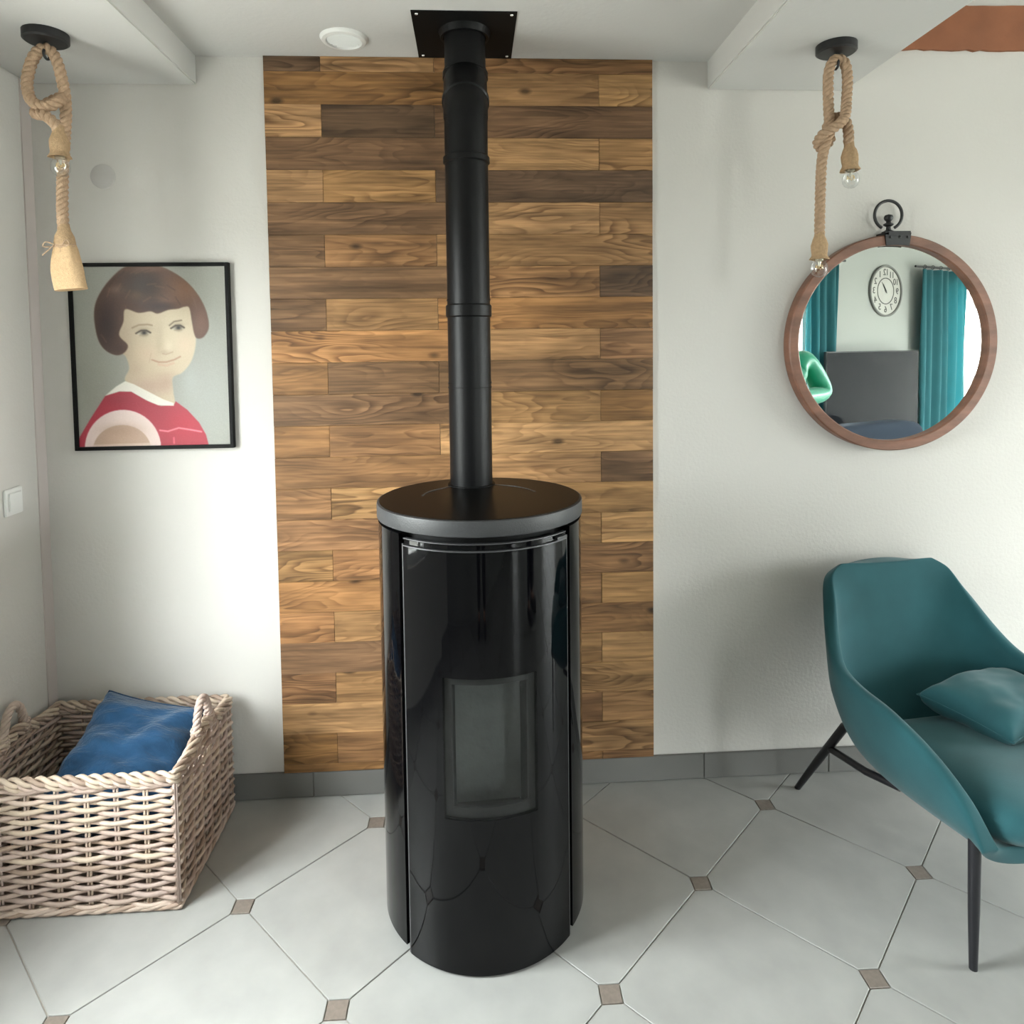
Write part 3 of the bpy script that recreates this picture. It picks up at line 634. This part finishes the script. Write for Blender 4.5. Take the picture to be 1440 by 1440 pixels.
# burlap bag, tied with twine, over the lower socket
sk = MB(); prof = [(0, .030), (.0125, .028), (.016, .012), (.0235, -.004), (.0265, -.022), (.0215, -.040), (.022, -.050)]
sk.lathe(prof, 28, Matrix.Translation((-1.107, -.352, 1.842))); sk = sk.build('burlap_socket', M_burlap, lampL, smooth=60)
mb = MB(); vs = []; fs = []; nz_, na = 12, 32
for i in range(nz_ + 1):
    t = i / nz_
    cx = -1.106 - .004 * math.sin(t * 3) + .012 * t; z = 1.815 - t * .122; rx = .024 + .016 * min(1, t * 1.8) ** .7; ry = .022 + .004 * t
    for j in range(na):
        a = 2 * PI * j / na; k = 1 + .05 * math.sin(a * 5 + t * 3) * (1 - .6 * t)
        c, s_ = math.cos(a), math.sin(a); p = .75
        vs.append((cx + rx * k * math.copysign(abs(c) ** p, c), -.352 + ry * k * math.copysign(abs(s_) ** p, s_), z + .004 * c * t))
for i in range(nz_):
    for j in range(na): q = (j + 1) % na; fs.append((i * na + j, i * na + q, (i + 1) * na + q, (i + 1) * na + j))
fs.append(tuple(nz_ * na + j for j in range(na)))
mb.add(vs, fs).build('burlap_bag', mat('pale_burlap', lin(196, 166, 130), .95, var=.1, vscale=180, bump=.4, bscale=500, spec=.1), lampL, smooth=70)
mb = MB()
for zo in (0, .005): mb.tube([(-1.107 + .026 * math.cos(a), -.352 + .025 * math.sin(a), 1.810 + zo + .003 * math.sin(a)) for a in np.linspace(0, 2 * PI, 28)], .0017, 6)
for pts in ([(-1.120, -.377, 1.812), (-1.138, -.385, 1.818), (-1.146, -.385, 1.806), (-1.130, -.380, 1.806)], [(-1.120, -.377, 1.812), (-1.136, -.384, 1.794), (-1.148, -.386, 1.782)], [(-1.10, -.377, 1.812), (-1.085, -.384, 1.824), (-1.078, -.384, 1.812), (-1.09, -.38, 1.808)]): mb.tube(catmull(pts, 6), .0016, 6)
mb.build('twine', M_rope, lampL, smooth=60, merge=False)

# ================================================================== BASKET
BX0, BX1, BY0, BY1, BH = -1.365, -.822, -.462, -.045, .372
bas = thing('wicker_basket', 'rectangular wicker basket with rope handles by the left wall', 'basket', ((BX0 + BX1) / 2, (BY0 + BY1) / 2, 0))
random.seed(5)
def tone():
    c = random.choice([(196, 176, 162), (182, 161, 149), (200, 181, 162), (168, 146, 130), (188, 167, 157)]); j = random.uniform(.9, 1.08); l = lin(*c); return (l[0] * j, l[1] * j, l[2] * j, 1)
def hs(y): return BH + .034 * math.exp(-((y + .26) / .085) ** 2)
def hz(kind):
    return (lambda p: hs(p.y)) if kind == 'side' else (lambda p: BH)
PITCH = .0136
def weave(p0, p1, outv, nst, kind, flip):
    mb = MB(); p0, p1 = Vector(p0), Vector(p1); hf = hz(kind); L_ = (p1 - p0).length; seg = nst * 8; A = .0070
    k = 0; z = .022
    while z < BH + .034:
        run = []
        def flush(run):
            if len(run) > 2: mb.tube(run, .0064 + random.uniform(-.0008, .0006), 6, col=tone())
        cur_phase = (k + flip) % 2 * PI
        for i in range(seg + 1):
            t = i / seg; p = p0 + (p1 - p0) * t
            if z < hf(p) - .012:
                zz = z + .0016 * math.sin(t * 13 + k * 1.7) + random.uniform(-.0004, .0004)
                s_ = math.sin(PI * t * nst + cur_phase + PI / 2)
                run.append(p + outv * (A * s_) + Vector((0, 0, zz - .0012 * s_)))
            else: flush(run); run = []
        flush(run); k += 1; z += PITCH
    return mb
def side(name_pts):
    p0, p1, outv, nst, kind = name_pts; outv = Vector(outv)
    o = weave(p0, p1, outv, nst, kind, 0).build('weave', M_wicker, bas, smooth=180, attr='tone', merge=False); o['kind'] = 'stuff'
    mb = MB(); p0, p1 = Vector(p0), Vector(p1)
    for i in range(nst + 1):
        p = p0 + (p1 - p0) * (i / nst); h = hz(kind)(p)
        for d in (-.0042, .0042):
            q = p + (p1 - p0).normalized() * d; mb.tube([q + Vector((0, 0, .004)), q + Vector((0, 0, h))], .0032, 6, col=tone())
    o = mb.build('stakes', M_wicker, bas, smooth=180, attr='tone', merge=False); o['kind'] = 'stuff'
for a in (((BX0, BY0, 0), (BX1, BY0, 0), (0, -1, 0), 7, 'front'), ((BX1, BY0, 0), (BX1, BY1, 0), (1, 0, 0), 6, 'side'), ((BX1, BY1, 0), (BX0, BY1, 0), (0, 1, 0), 7, 'back'), ((BX0, BY1, 0), (BX0, BY0, 0), (-1, 0, 0), 6, 'side')): side(a)
def perim(z_of, n=40, off=0):
    c = [(BX0 - off, BY0 - off), (BX1 + off, BY0 - off), (BX1 + off, BY1 + off), (BX0 - off, BY1 + off)]; o = []
    for i in range(4):
        a, b = c[i], c[(i + 1) % 4]; side_ = i in (1, 3)
        for k in range(n): t = k / n; x = a[0] + (b[0] - a[0]) * t; y = a[1] + (b[1] - a[1]) * t; o.append(Vector((x, y, z_of(y) if side_ else z_of(None))))
    o.append(o[0]); return o
mb = MB(); pth = perim(lambda y: (hs(y) if y is not None else BH) + .002)
for k in range(3):
    p = resample(pth, .008); fr = frames(p); pts = []
    for i, (q, (u, b)) in enumerate(zip(p, fr)): a = 2 * PI * (i * .008 / .105 + k / 3); pts.append(q + Vector((0, 0, .0085 * math.sin(a))) + (u * b.z - b * u.z).normalized() * (.0095 * math.cos(a)) if abs(u.z) + abs(b.z) > .01 else q)
    mb.tube(pts, .0062, 7, col=tone())
    pts2 = [q - Vector((0, 0, .013)) for q in pts]; mb.tube(pts2, .0056, 7, col=tone())
mb.build('rim', M_wicker, bas, smooth=180, attr='tone', merge=False)
mb = MB()
for k in range(3):
    pth = resample(perim(lambda y: .012, off=.003), .01); pts = []
    for i, q in enumerate(pth): a = 2 * PI * (i * .01 / .13 + k / 3); dx = Vector((q.x - (BX0 + BX1) / 2, q.y - (BY0 + BY1) / 2, 0)).normalized(); pts.append(q + dx * (.005 * math.cos(a)) + Vector((0, 0, .0050 * math.sin(a))))
    mb.tube(pts, .0058, 7, col=tone())
mb.build('base_border', M_wicker, bas, smooth=180, attr='tone', merge=False)
mb = MB()
for i in range(30):
    y = BY0 + .012 + i * (BY1 - BY0 - .024) / 29; mb.tube([(BX0 + .004 + (BX1 - BX0 - .008) * t, y, .014 + .003 * math.sin(t * 22 + i % 2 * PI)) for t in np.linspace(0, 1, 22)], .0064, 6, col=tone())
mb.build('base', M_wicker, bas, smooth=180, attr='tone', merge=False)['kind'] = 'stuff'
for x in (BX0, BX1):
    pts = [Vector((x, -.26 + .046 * math.cos(a) * (1.12 if math.sin(a) < .3 else 1), .392 + .092 * max(math.sin(a), -.25))) for a in np.linspace(-.25, PI + .25, 40)]
    mb = MB(); twisted(mb, pts, .0062, .0066, .05, 3, 7, col=tone(), step=.004)
    for s_ in (-1, 1):
        for zz in range(4): mb.tube([(x + .013 * math.cos(a), -.26 + s_ * .049 + .010 * math.sin(a), .385 + zz * .010 + .004 * math.sin(a)) for a in np.linspace(0, 2 * PI, 14)], .0042, 6, col=tone())
    mb.build('handle', M_wicker, bas, smooth=180, attr='tone', merge=False)

# ================================================================== CUSHIONS
def cushion(name, corners, thick, m, label, cat, n=44, wrinkle=.006, wscale=9, puff=.55, stretch=(1, 1, 1), sag=.06, seam=None):
    A, B, C_, D = [Vector(c) for c in corners]; nrm = (B - A).cross(D - A).normalized(); mb = MB(); vs = {}; V = []; Fc = []
    def pt(i, j, sgn):
        u, v = i / n, j / n; a, b = 2 * u - 1, 2 * v - 1
        # edges drawn slightly inward between the corners
        pu = a * (1 - sag * (1 - b * b)); pv = b * (1 - sag * (1 - a * a)); uu, vv = (pu + 1) / 2, (pv + 1) / 2
        p = A * (1 - uu) * (1 - vv) + B * uu * (1 - vv) + C_ * uu * vv + D * (1 - uu) * vv
        h = thick * .5 * (max(0, 1 - a ** 4) * max(0, 1 - b ** 4)) ** puff
        q = Vector((p.x * stretch[0], p.y * stretch[1], p.z * stretch[2])) * wscale
        wv = wrinkle * (noise.noise(q + Vector((sgn * 7, 3, 1))) + .5 * noise.noise(q * 2.3)) * min(1, h / (thick * .15))
        return p + nrm * (sgn * h + wv)
    for sgn in (1, -1):
        for i in range(n + 1):
            for j in range(n + 1):
                edge = i in (0, n) or j in (0, n)
                key = (i, j, 0 if edge else sgn)
                if key not in vs: vs[key] = len(V); V.append(pt(i, j, sgn))
        for i in range(n):
            for j in range(n):
                f = []
                for (x, y) in ((i, j), (i + 1, j), (i + 1, j + 1), (i, j + 1)):
                    e_ = x in (0, n) or y in (0, n); f.append(vs[(x, y, 0 if e_ else sgn)])
                Fc.append(tuple(f if sgn > 0 else reversed(f)))
    o = MB().add(V, Fc)
    root = thing(name, label, cat, ((A + C_) / 2)[:])
    body = o.build('cover', m, root, smooth=180)
    ring_ = []
    for i in range(n): ring_.append(pt(i, 0, 1))
    for j in range(n): ring_.append(pt(n, j, 1))
    for i in range(n): ring_.append(pt(n - i, n, 1))
    for j in range(n + 1): ring_.append(pt(0, n - j, 1))
    MB().tube(ring_, .0028, 6).build('seam', seam or m, root, smooth=180)
    return root
cushion('cushion', [(-1.300, -.400, .150), (-.868, -.405, .180), (-.860, -.120, .378), (-1.175, -.095, .440)], .15, M_blue, 'crumpled deep blue cushion lying in the wicker basket', 'cushion', wrinkle=.030, wscale=11, sag=.05, stretch=(.6, 1.4, 1.4))

# ================================================================== CHAIR
CO = Vector((1.42, -.45, 0)); CM = Matrix.Translation(CO) @ Matrix.Rotation(math.radians(6), 4, 'Z')
ch = thing('armchair', 'teal velvet armchair on slim black metal legs below the round mirror', 'armchair', CO)
cen = catmull([(0, -.345, .292), (0, -.27, .268), (0, -.1, .238), (0, .06, .226), (0, .165, .255), (0, .235, .36), (0, .285, .48), (0, .333, .64), (0, .364, .760), (0, .366, .786)], 6)
edg = catmull([(.262, -.355, .325), (.282, -.310, .415), (.300, -.215, .485), (.312, -.08, .526), (.312, .05, .532), (.304, .145, .548), (.286, .215, .600), (.255, .285, .685), (.224, .342, .748), (.172, .364, .778)], 6)
nu = len(cen); nv = 28; V = []; Fc = []
for i in range(nu):
    for j in range(nv + 1):
        v = 2 * j / nv - 1; a = abs(v); s_ = math.copysign(1, v)
        h = a ** 2.7; xf = math.sin(a * PI / 2) ** .92
        c, e_ = cen[i], edg[i]
        top_t = max(0, (i - nu * .55) / (nu * .45))
        h = h * (1 - top_t) + (a ** 2.0) * top_t; xf = xf * (1 - top_t) + a * top_t
        V.append(CM @ Vector((s_ * e_.x * xf, c.y + (e_.y - c.y) * h, c.z + (e_.z - c.z) * h)))
for i in range(nu - 1):
    for j in range(nv): k = i * (nv + 1) + j; Fc.append((k, k + 1, k + nv + 2, k + nv + 1))
shell = MB().add(V, Fc).build('shell', M_velvet, ch, smooth=180)
sm = shell.modifiers.new('thickness', 'SOLIDIFY'); sm.thickness = .040; sm.offset = 0
bv = shell.modifiers.new('round', 'SUBSURF'); bv.levels = 2; bv.render_levels = 2
def rbox(lx, ly, lz, n=14, p=4.0):
    """soft superellipsoid block"""
    mb = MB(); vs = []; fs = []; nu_, nv_ = 40, 20
    sg = lambda x, e: math.copysign(abs(x) ** e, x)
    for i in range(nv_ + 1):
        ph = -PI / 2 + PI * i / nv_
        for j in range(nu_):
            t = 2 * PI * j / nu_; vs.append(Vector((lx * sg(math.cos(ph), 2 / p * 1.3) * sg(math.cos(t), 2 / p), ly * sg(math.cos(ph), 2 / p * 1.3) * sg(math.sin(t), 2 / p), lz * sg(math.sin(ph), 2 / p * 1.5))))
    for i in range(nv_):
        for j in range(nu_): q = (j + 1) % nu_; fs.append((i * nu_ + j, i * nu_ + q, (i + 1) * nu_ + q, (i + 1) * nu_ + j))
    return vs, fs
vs, fs = rbox(.250, .275, .072)
MB().add([CM @ (Matrix.Translation((0, -.108, .336)) @ Matrix.Rotation(math.radians(-5), 4, 'X') @ v) for v in vs], fs).build('seat_cushion', M_velvet2, ch, smooth=180)
for s_ in (-1, 1):
    f = lambda x, y, z: CM @ Vector((s_ * x, y, z))
    MB().tube([f(.264, -.314, .0), f(.264, -.312, .15), f(.264, -.310, .325)], [.0095, .013, .0145], 14).build('leg', M_leg, ch, smooth=50)
    MB().tube([f(.290, .397, .0), f(.262, .315, .150), f(.235, .225, .305), f(.222, .185, .322), f(.205, .12, .320)], [.0095, .013, .014, .014, .013], 14).build('leg', M_leg, ch, smooth=50)
    MB().tube([f(.252, .283, .205), f(.235, .12, .222), f(.20, .02, .232)], .0115, 12).build('brace', M_leg, ch, smooth=50)
def cp_(x, y, z): return (CM @ Vector((x, y, z)))[:]
cushion('cushion', [(1.455, -.575, .425), (1.735, -.455, .440), (1.700, -.235, .455), (1.350, -.325, .440)], .125, M_velvet2, 'plump teal velvet cushion resting on the armchair seat', 'cushion', wrinkle=.010, wscale=9, puff=.42)

# ================================================================== ROOM BEHIND THE CAMERA (seen in the mirror and the stove)
M_curt = mat('teal_curtain', lin(48, 112, 120), .85, var=.08, vscale=5, sheen=.2)
n_ = M_curt.node_tree; tr = n_.nodes.new('ShaderNodeBsdfTranslucent'); tr.inputs[0].default_value = lin(86, 160, 166); ms = n_.nodes.new('ShaderNodeMixShader'); ms.inputs[0].default_value = .35
n_.links.new(n_.nodes['Principled BSDF'].outputs[0], ms.inputs[1]); n_.links.new(tr.outputs[0], ms.inputs[2]); n_.links.new(ms.outputs[0], n_.nodes['Material Output'].inputs[0])
def curtain(s0, s1, label, folds):
    mb = MB(); n = folds * 12; vs = []; fs = []
    for i in range(n + 1):
        t = i / n
        for k in range(9):
            z = .03 + (2.36 - .03) * k / 8; d = .115 + .032 * math.sin(t * folds * 2 * PI + .3 * math.sin(k)) + .012 * math.sin(t * 17 + k * .2); vs.append(rear(s0 + (s1 - s0) * t, d, z))
    for i in range(n):
        for k in range(8): a = i * 9 + k; fs.append((a, a + 9, a + 10, a + 1))
    root = thing('curtain', label, 'curtain', rear((s0 + s1) / 2, .11, .03)[:], 'teal curtains')
    o = mb.add(vs, fs).build('cloth', M_curt, root, smooth=180); o.modifiers.new('thickness', 'SOLIDIFY').thickness = .003
    MB().tube([rear(s0 - .1, .115, 2.39), rear(s1 + .1, .115, 2.39)], .012, 12).build('rod', M_iron, root, smooth=60)
    for i in range(folds): MB().tube([rear(s0 + (s1 - s0) * (i + .5) / folds, .115, 2.39) + Vector((0, 0, .02 * math.cos(a))) + RN * (.02 * math.sin(a)) for a in np.linspace(0, 2 * PI, 16)], .003, 6).build('curtain_ring', M_iron, root, smooth=60)
curtain(-1.50, -1.0, 'teal curtain seen at the left side of the mirror', 4)
curtain(.40, 1.31, 'teal curtain beside the bright window, reflected at the right in the mirror', 6)
# clock
CKZ = 2.11; ck = thing('wall_clock', 'large round white clock with dark numerals, reflected in the mirror', 'clock', rear(-.07, 0, CKZ)[:])
MK = Matrix((RD * -1, Vector((0, 0, 1)), RN)).transposed().to_4x4(); MK.translation = rear(-.07, 0, CKZ)   # x right as faced, y up, z out
M_face = mat('clock_face', lin(168, 167, 160), .6, var=.06); M_dark = mat('clock_dark', lin(44, 46, 45), .5); M_rim = mat('clock_rim', lin(104, 104, 100), .5)
MB().lathe([(0, .012), (.268, .012), (.268, .003), (0, .003)], 64, MK).build('face', M_face, ck, smooth=35)
MB().lathe([(.262, .002), (.284, .002), (.284, .026), (.276, .030), (.264, .026), (.262, .012)], 64, MK).build('rim', M_rim, ck, smooth=35)
MB().lathe([(.138, .0122), (.138, .0145), (.147, .0145), (.147, .0122)], 48, MK).build('inner_ring', M_dark, ck, smooth=35)
for h in range(12):
    txt = str(12 if h == 0 else h)
    for ci, chx in enumerate(txt):
        cu = bpy.data.curves.new('numeral', 'FONT'); cu.body = chx; cu.size = .100; cu.align_x = 'CENTER'; cu.align_y = 'CENTER'; cu.extrude = .001
        to = bpy.data.objects.new('tmp', cu); me = bpy.data.meshes.new_from_object(to); bpy.data.objects.remove(to); me.name = 'numeral'
        me.materials.clear(); me.materials.append(M_dark)
        a = PI / 2 - h * PI / 6; o = bpy.data.objects.new('numeral', me); COL.objects.link(o)
        o.matrix_basis = MK @ Matrix.Translation((.205 * math.cos(a) + (ci - (len(txt) - 1) / 2) * .046, .205 * math.sin(a), .0135)); attach(o, ck)
for nm, a, l, w_ in (('hour_hand', math.radians(58), .095, .010), ('minute_hand', math.radians(52), .125, .006)):
    m_ = MK @ Matrix.Rotation(a, 4, 'Z') @ Matrix.Translation((0, 0, .016)); MB().add([m_ @ Vector(p) for p in ((-.03, 0, 0), (0, -w_, 0), (l, 0, 0), (0, w_, 0), (-.03, 0, .003), (0, -w_, .003), (l, 0, .003), (0, w_, .003))], [(3, 2, 1, 0), (4, 5, 6, 7), (0, 1, 5, 4), (1, 2, 6, 5), (2, 3, 7, 6), (3, 0, 4, 7)]).build(nm, M_dark, ck)
# television and its wall bracket
def rbx(mb, s0, s1, d0, d1, z0, z1):
    vs = [rear(s0, d0, z0), rear(s1, d0, z0), rear(s1, d1, z0), rear(s0, d1, z0), rear(s0, d0, z1), rear(s1, d0, z1), rear(s1, d1, z1), rear(s0, d1, z1)]
    return mb.add(vs, [(0, 3, 2, 1), (4, 5, 6, 7), (0, 1, 5, 4), (1, 2, 6, 5), (2, 3, 7, 6), (3, 0, 4, 7)])
tv = thing('television', 'large black flat television under the clock, reflected in the mirror', 'television', rear(-.57, .2, .50)[:])
rbx(MB(), -1.33, .195, .20, .235, .55, 1.452).build('housing', mat('tv_plastic', (.006, .006, .007, 1), .35), tv, bevel=.004)
rbx(MB(), -1.318, .183, .2352, .237, .566, 1.440).build('screen', mat('tv_screen', (.010, .011, .014, 1), .12, spec=.25), tv)
rbx(MB(), -.80, -.35, .004, .20, .85, 1.15).build('wall_bracket', M_iron, tv)
# blue sofa under the television
sf = thing('padded_bench', 'dark blue padded seat reflected along the bottom of the mirror', 'seat', rear(-1.3, .9, 0)[:])
M_sofa = mat('dark_blue_fabric', lin(8, 27, 44), .9, sheen=.0, bump=.1, bscale=200)
def soft(s0, s1, d0, d1, z0, z1, name, m=None):
    vs, fs = rbox((s1 - s0) / 2, (d1 - d0) / 2, (z1 - z0) / 2, p=7); c = rear((s0 + s1) / 2, (d0 + d1) / 2, (z0 + z1) / 2)
    return MB().add([c + RD * v.x + RN * v.y + Vector((0, 0, v.z)) for v in vs], fs).build(name, m or M_sofa, sf, smooth=180)
soft(-2.1, -.5, .62, 1.42, .06, .34, 'base'); soft(-2.1, -1.91, .62, 1.42, .07, .60, 'arm'); soft(-.69, -.5, .62, 1.42, .07, .60, 'arm'); soft(-2.05, -.55, .55, .80, .15, .78, 'backrest')
for s_ in (-1.91, -1.30): soft(s_, s_ + .60, .75, 1.42, .30, .46, 'seat_cushion')
for s_ in (-2.03, -.57):
    for d in (.66, 1.38): MB().tube([rear(s_, d, 0), rear(s_, d, .09)], .02, 10).build('leg', M_leg, sf, smooth=50)
# ------------------------------------------------------------------ people (only seen reflected)
def skin_mesh(name, joints, bones, m, parent, lv=2, root=0):
    me = bpy.data.meshes.new(name); names = list(joints); idx = {k: i for i, k in enumerate(names)}
    me.from_pydata([joints[k][0] for k in names], [(idx[a], idx[b]) for a, b in bones], [])
    o = bpy.data.objects.new(name, me); COL.objects.link(o); me.materials.append(m)
    md = o.modifiers.new('skin', 'SKIN'); md.use_smooth_shade = True
    for i, k in enumerate(names):
        r = joints[k][1]; r = r if hasattr(r, '__len__') else (r, r); me.skin_vertices[0].data[i].radius = r
        me.skin_vertices[0].data[i].use_root = (i == root)
    s = o.modifiers.new('sub', 'SUBSURF'); s.levels = lv; s.render_levels = lv
    attach(o, parent); return o
M_skin = mat('skin', lin(206, 160, 134), .55, spec=.35); M_hair = mat('brown_hair', lin(62, 42, 32), .6); M_eye = mat('eye_dark', (.02, .015, .012, 1), .2); M_lip = mat('lip', lin(176, 106, 96), .5); M_eyew = mat('eye_white', lin(225, 222, 216), .3)
def person(base, label, shirt, trousers, arms, hair_len):
    x, y = base; r = thing('person', label, 'person', (x, y, 0))
    V_ = lambda a, b, c: Vector((x + a, y + b, c))
    J = {'pelvis': (V_(0, 0, .95), (.13, .09)), 'chest': (V_(0, 0, 1.25), (.14, .09)), 'neckb': (V_(0, -.01, 1.42), (.07, .06)), 'neck': (V_(0, .01, 1.50), .05), 'skull0': (V_(0, .025, 1.55), (.062, .07)), 'skull1': (V_(0, .025, 1.62), (.075, .088)), 'skull2': (V_(0, .018, 1.69), (.066, .08))}
    Bn = [('pelvis', 'chest'), ('chest', 'neckb'), ('neckb', 'neck'), ('neck', 'skull0'), ('skull0', 'skull1'), ('skull1', 'skull2')]
    SJ = {'sp': (V_(0, 0, .86), (.170, .125)), 'sw': (V_(0, 0, 1.10), (.180, .115)), 'sc': (V_(0, 0, 1.28), (.190, .12)), 'sn': (V_(0, -.005, 1.41), (.085, .075))}
    SB = [('sp', 'sw'), ('sw', 'sc'), ('sc', 'sn')]
    TJ = {'tp': (V_(0, 0, .93), (.145, .11))}; TB = []
    for k, s_ in (('l', -1), ('r', 1)):
        sh, el, wr = arms[k]; sh, el, wr = V_(*sh), V_(*el), V_(*wr)
        J[k + 'sh'] = (sh, .052); J[k + 'el'] = (el, .040); J[k + 'wr'] = (wr, .027)
        Bn += [('chest', k + 'sh'), (k + 'sh', k + 'el'), (k + 'el', k + 'wr')]
        SJ[k + 'sh'] = (sh, .080); SJ[k + 'el'] = (el, .070); SJ[k + 'cf'] = (el + (wr - el) * .88, .042); SB += [('sc', k + 'sh'), (k + 'sh', k + 'el'), (k + 'el', k + 'cf')]
        d = (wr - el).normalized(); sidev = arms.get(k + 'side', Vector((0, 0, 1))); pal = wr + d * .075
        J[k + 'pa'] = (pal, (.034, .016)); Bn.append((k + 'wr', k + 'pa'))
        curl = arms.get(k + 'curl', Vector((-s_, 0, 0)))
        for q in range(4):
            o_ = sidev * (.027 - .018 * q); L_ = (.072, .080, .075, .058)[q]
            a = pal + o_ + d * .012; b_ = a + d * L_ * .5 + curl * .006; c = b_ + d * L_ * .4 + curl * .03
            J[f'{k}f{q}a'] = (a, .0095); J[f'{k}f{q}b'] = (b_, .0088); J[f'{k}f{q}c'] = (c, .0078); Bn += [(k + 'pa', f'{k}f{q}a'), (f'{k}f{q}a', f'{k}f{q}b'), (f'{k}f{q}b', f'{k}f{q}c')]
        a = wr + d * .03 + sidev * .03; b_ = a + d * .03 + sidev * .025 + curl * .01; J[k + 'ta'] = (a, .012); J[k + 'tb'] = (b_, .0095); J[k + 'tc'] = (b_ + d * .03 + curl * .012, .008); Bn += [(k + 'wr', k + 'ta'), (k + 'ta', k + 'tb'), (k + 'tb', k + 'tc')]
        J[k + 'hp'] = (V_(s_ * .09, 0, .88), .085); J[k + 'kn'] = (V_(s_ * .105, .02, .48), .055); J[k + 'an'] = (V_(s_ * .11, -.01, .09), .038); J[k + 'to'] = (V_(s_ * .125, .15, .035), .032); Bn += [('pelvis', k + 'hp'), (k + 'hp', k + 'kn'), (k + 'kn', k + 'an'), (k + 'an', k + 'to')]
        TJ[k + 'hp'] = (V_(s_ * .09, 0, .86), .100); TJ[k + 'kn'] = (V_(s_ * .105, .02, .48), .075); TJ[k + 'an'] = (V_(s_ * .11, -.01, .10), .062); TB += [('tp', k + 'hp'), (k + 'hp', k + 'kn'), (k + 'kn', k + 'an')]
        vs, fs = rbox(.048, .135, .045, p=3.2); MB().add([V_(s_ * .118, .055, .046) + v for v in vs], fs).build('shoe', mat('dark_shoe', (.02, .02, .022, 1), .5), r, smooth=180)
    skin_mesh('body', J, Bn, M_skin, r); skin_mesh('shirt', SJ, SB, shirt, r); skin_mesh('trousers', TJ, TB, trousers, r)
    f = V_(0, .025, 1.63)
    hb = MB().sphere(f + Vector((0, -.022, .028)), .1, 24, 14, (.92, 1.02, 1.0))
    hb.sphere(f + Vector((0, -.065, -.03 - hair_len / 2)), .075, 20, 12, (1.0, .6, 1.0 + hair_len * 6)); hb.build('hair', M_hair, r, smooth=180, merge=False)
    for s_ in (-1, 1):
        e_ = MB().sphere(f + Vector((s_ * .031, .083, 0)), .012, 14, 10).build('eye', M_eyew, r, smooth=180); MB().sphere(f + Vector((s_ * .031, .0915, 0)), .0055, 10, 8).build('iris', M_eye, e_, smooth=180)
        MB().sphere(f + Vector((s_ * .078, -.005, -.01)), .026, 14, 10, (.35, .7, 1.1)).build('ear', M_skin, r, smooth=180)
        MB().tube([f + Vector((s_ * .016, .094, .022)), f + Vector((s_ * .034, .094, .027)), f + Vector((s_ * .05, .084, .022))], .0035, 6).build('eyebrow', M_hair, r, smooth=180)
    MB().tube([f + Vector((0, .088, .005)), f + Vector((0, .103, -.022)), f + Vector((0, .110, -.038)), f + Vector((0, .094, -.045))], [.008, .011, .015, .010], 12).build('nose', M_skin, r, smooth=180)
    MB().tube([f + Vector((a, .090 - 3 * a * a, -.066 + 2 * a * a)) for a in np.linspace(-.024, .024, 9)], [.002, .004, .005, .0055, .005, .0055, .005, .004, .002], 8).build('mouth', M_lip, r, smooth=180)
    return r
M_green = mat('green_satin', lin(24, 158, 122), .38, sheen=.2, bump=.25, bscale=14); M_black = mat('black_jersey', (.012, .012, .014, 1), .85); M_jean = mat('dark_denim', lin(30, 36, 52), .85)
person((1.955, -2.05), 'person in a green satin top with a bent arm, reflected in the mirror', M_green, M_jean,
       {'l': ((-.17, 0, 1.40), (-.25, -.03, 1.13), (-.25, .05, .90)), 'r': ((.17, 0, 1.45), (.315, -.03, 1.20), (.0, .26, 1.20)), 'rside': Vector((0, .2, .9)), 'lside': Vector((0, 1, 0))}, .10)
ph = person((0.0, -2.80), 'person in black clothes holding up a phone, reflected in the stove door', M_black, M_black,
       {'l': ((-.17, 0, 1.40), (-.20, .17, 1.19), (-.072, .33, 1.40)), 'r': ((.17, 0, 1.40), (.20, .17, 1.19), (.072, .33, 1.40)), 'lside': Vector((.3, .7, -.5)), 'rside': Vector((-.3, .7, -.5)), 'lcurl': Vector((.6, -.5, 0)), 'rcurl': Vector((-.6, -.5, 0))}, .0)
pn = thing('phone', 'black phone held up in both hands', 'phone', (0, -2.385, 1.44))
MB().box((-.037, -2.392, 1.41), (.037, -2.384, 1.555)).build('phone_body', M_frame, pn, bevel=.003)
MB().box((-.034, -2.3935, 1.414), (.034, -2.3925, 1.551)).build('screen', mat('tv_screen', (.01, .01, .01, 1)), pn)
MB().lathe([(0, .002), (.006, .002), (.007, 0)], 16, Matrix.Translation((.018, -2.384, 1.535)) @ Matrix.Rotation(-PI / 2, 4, 'X')).build('lens', M_blackgloss, pn, smooth=40)
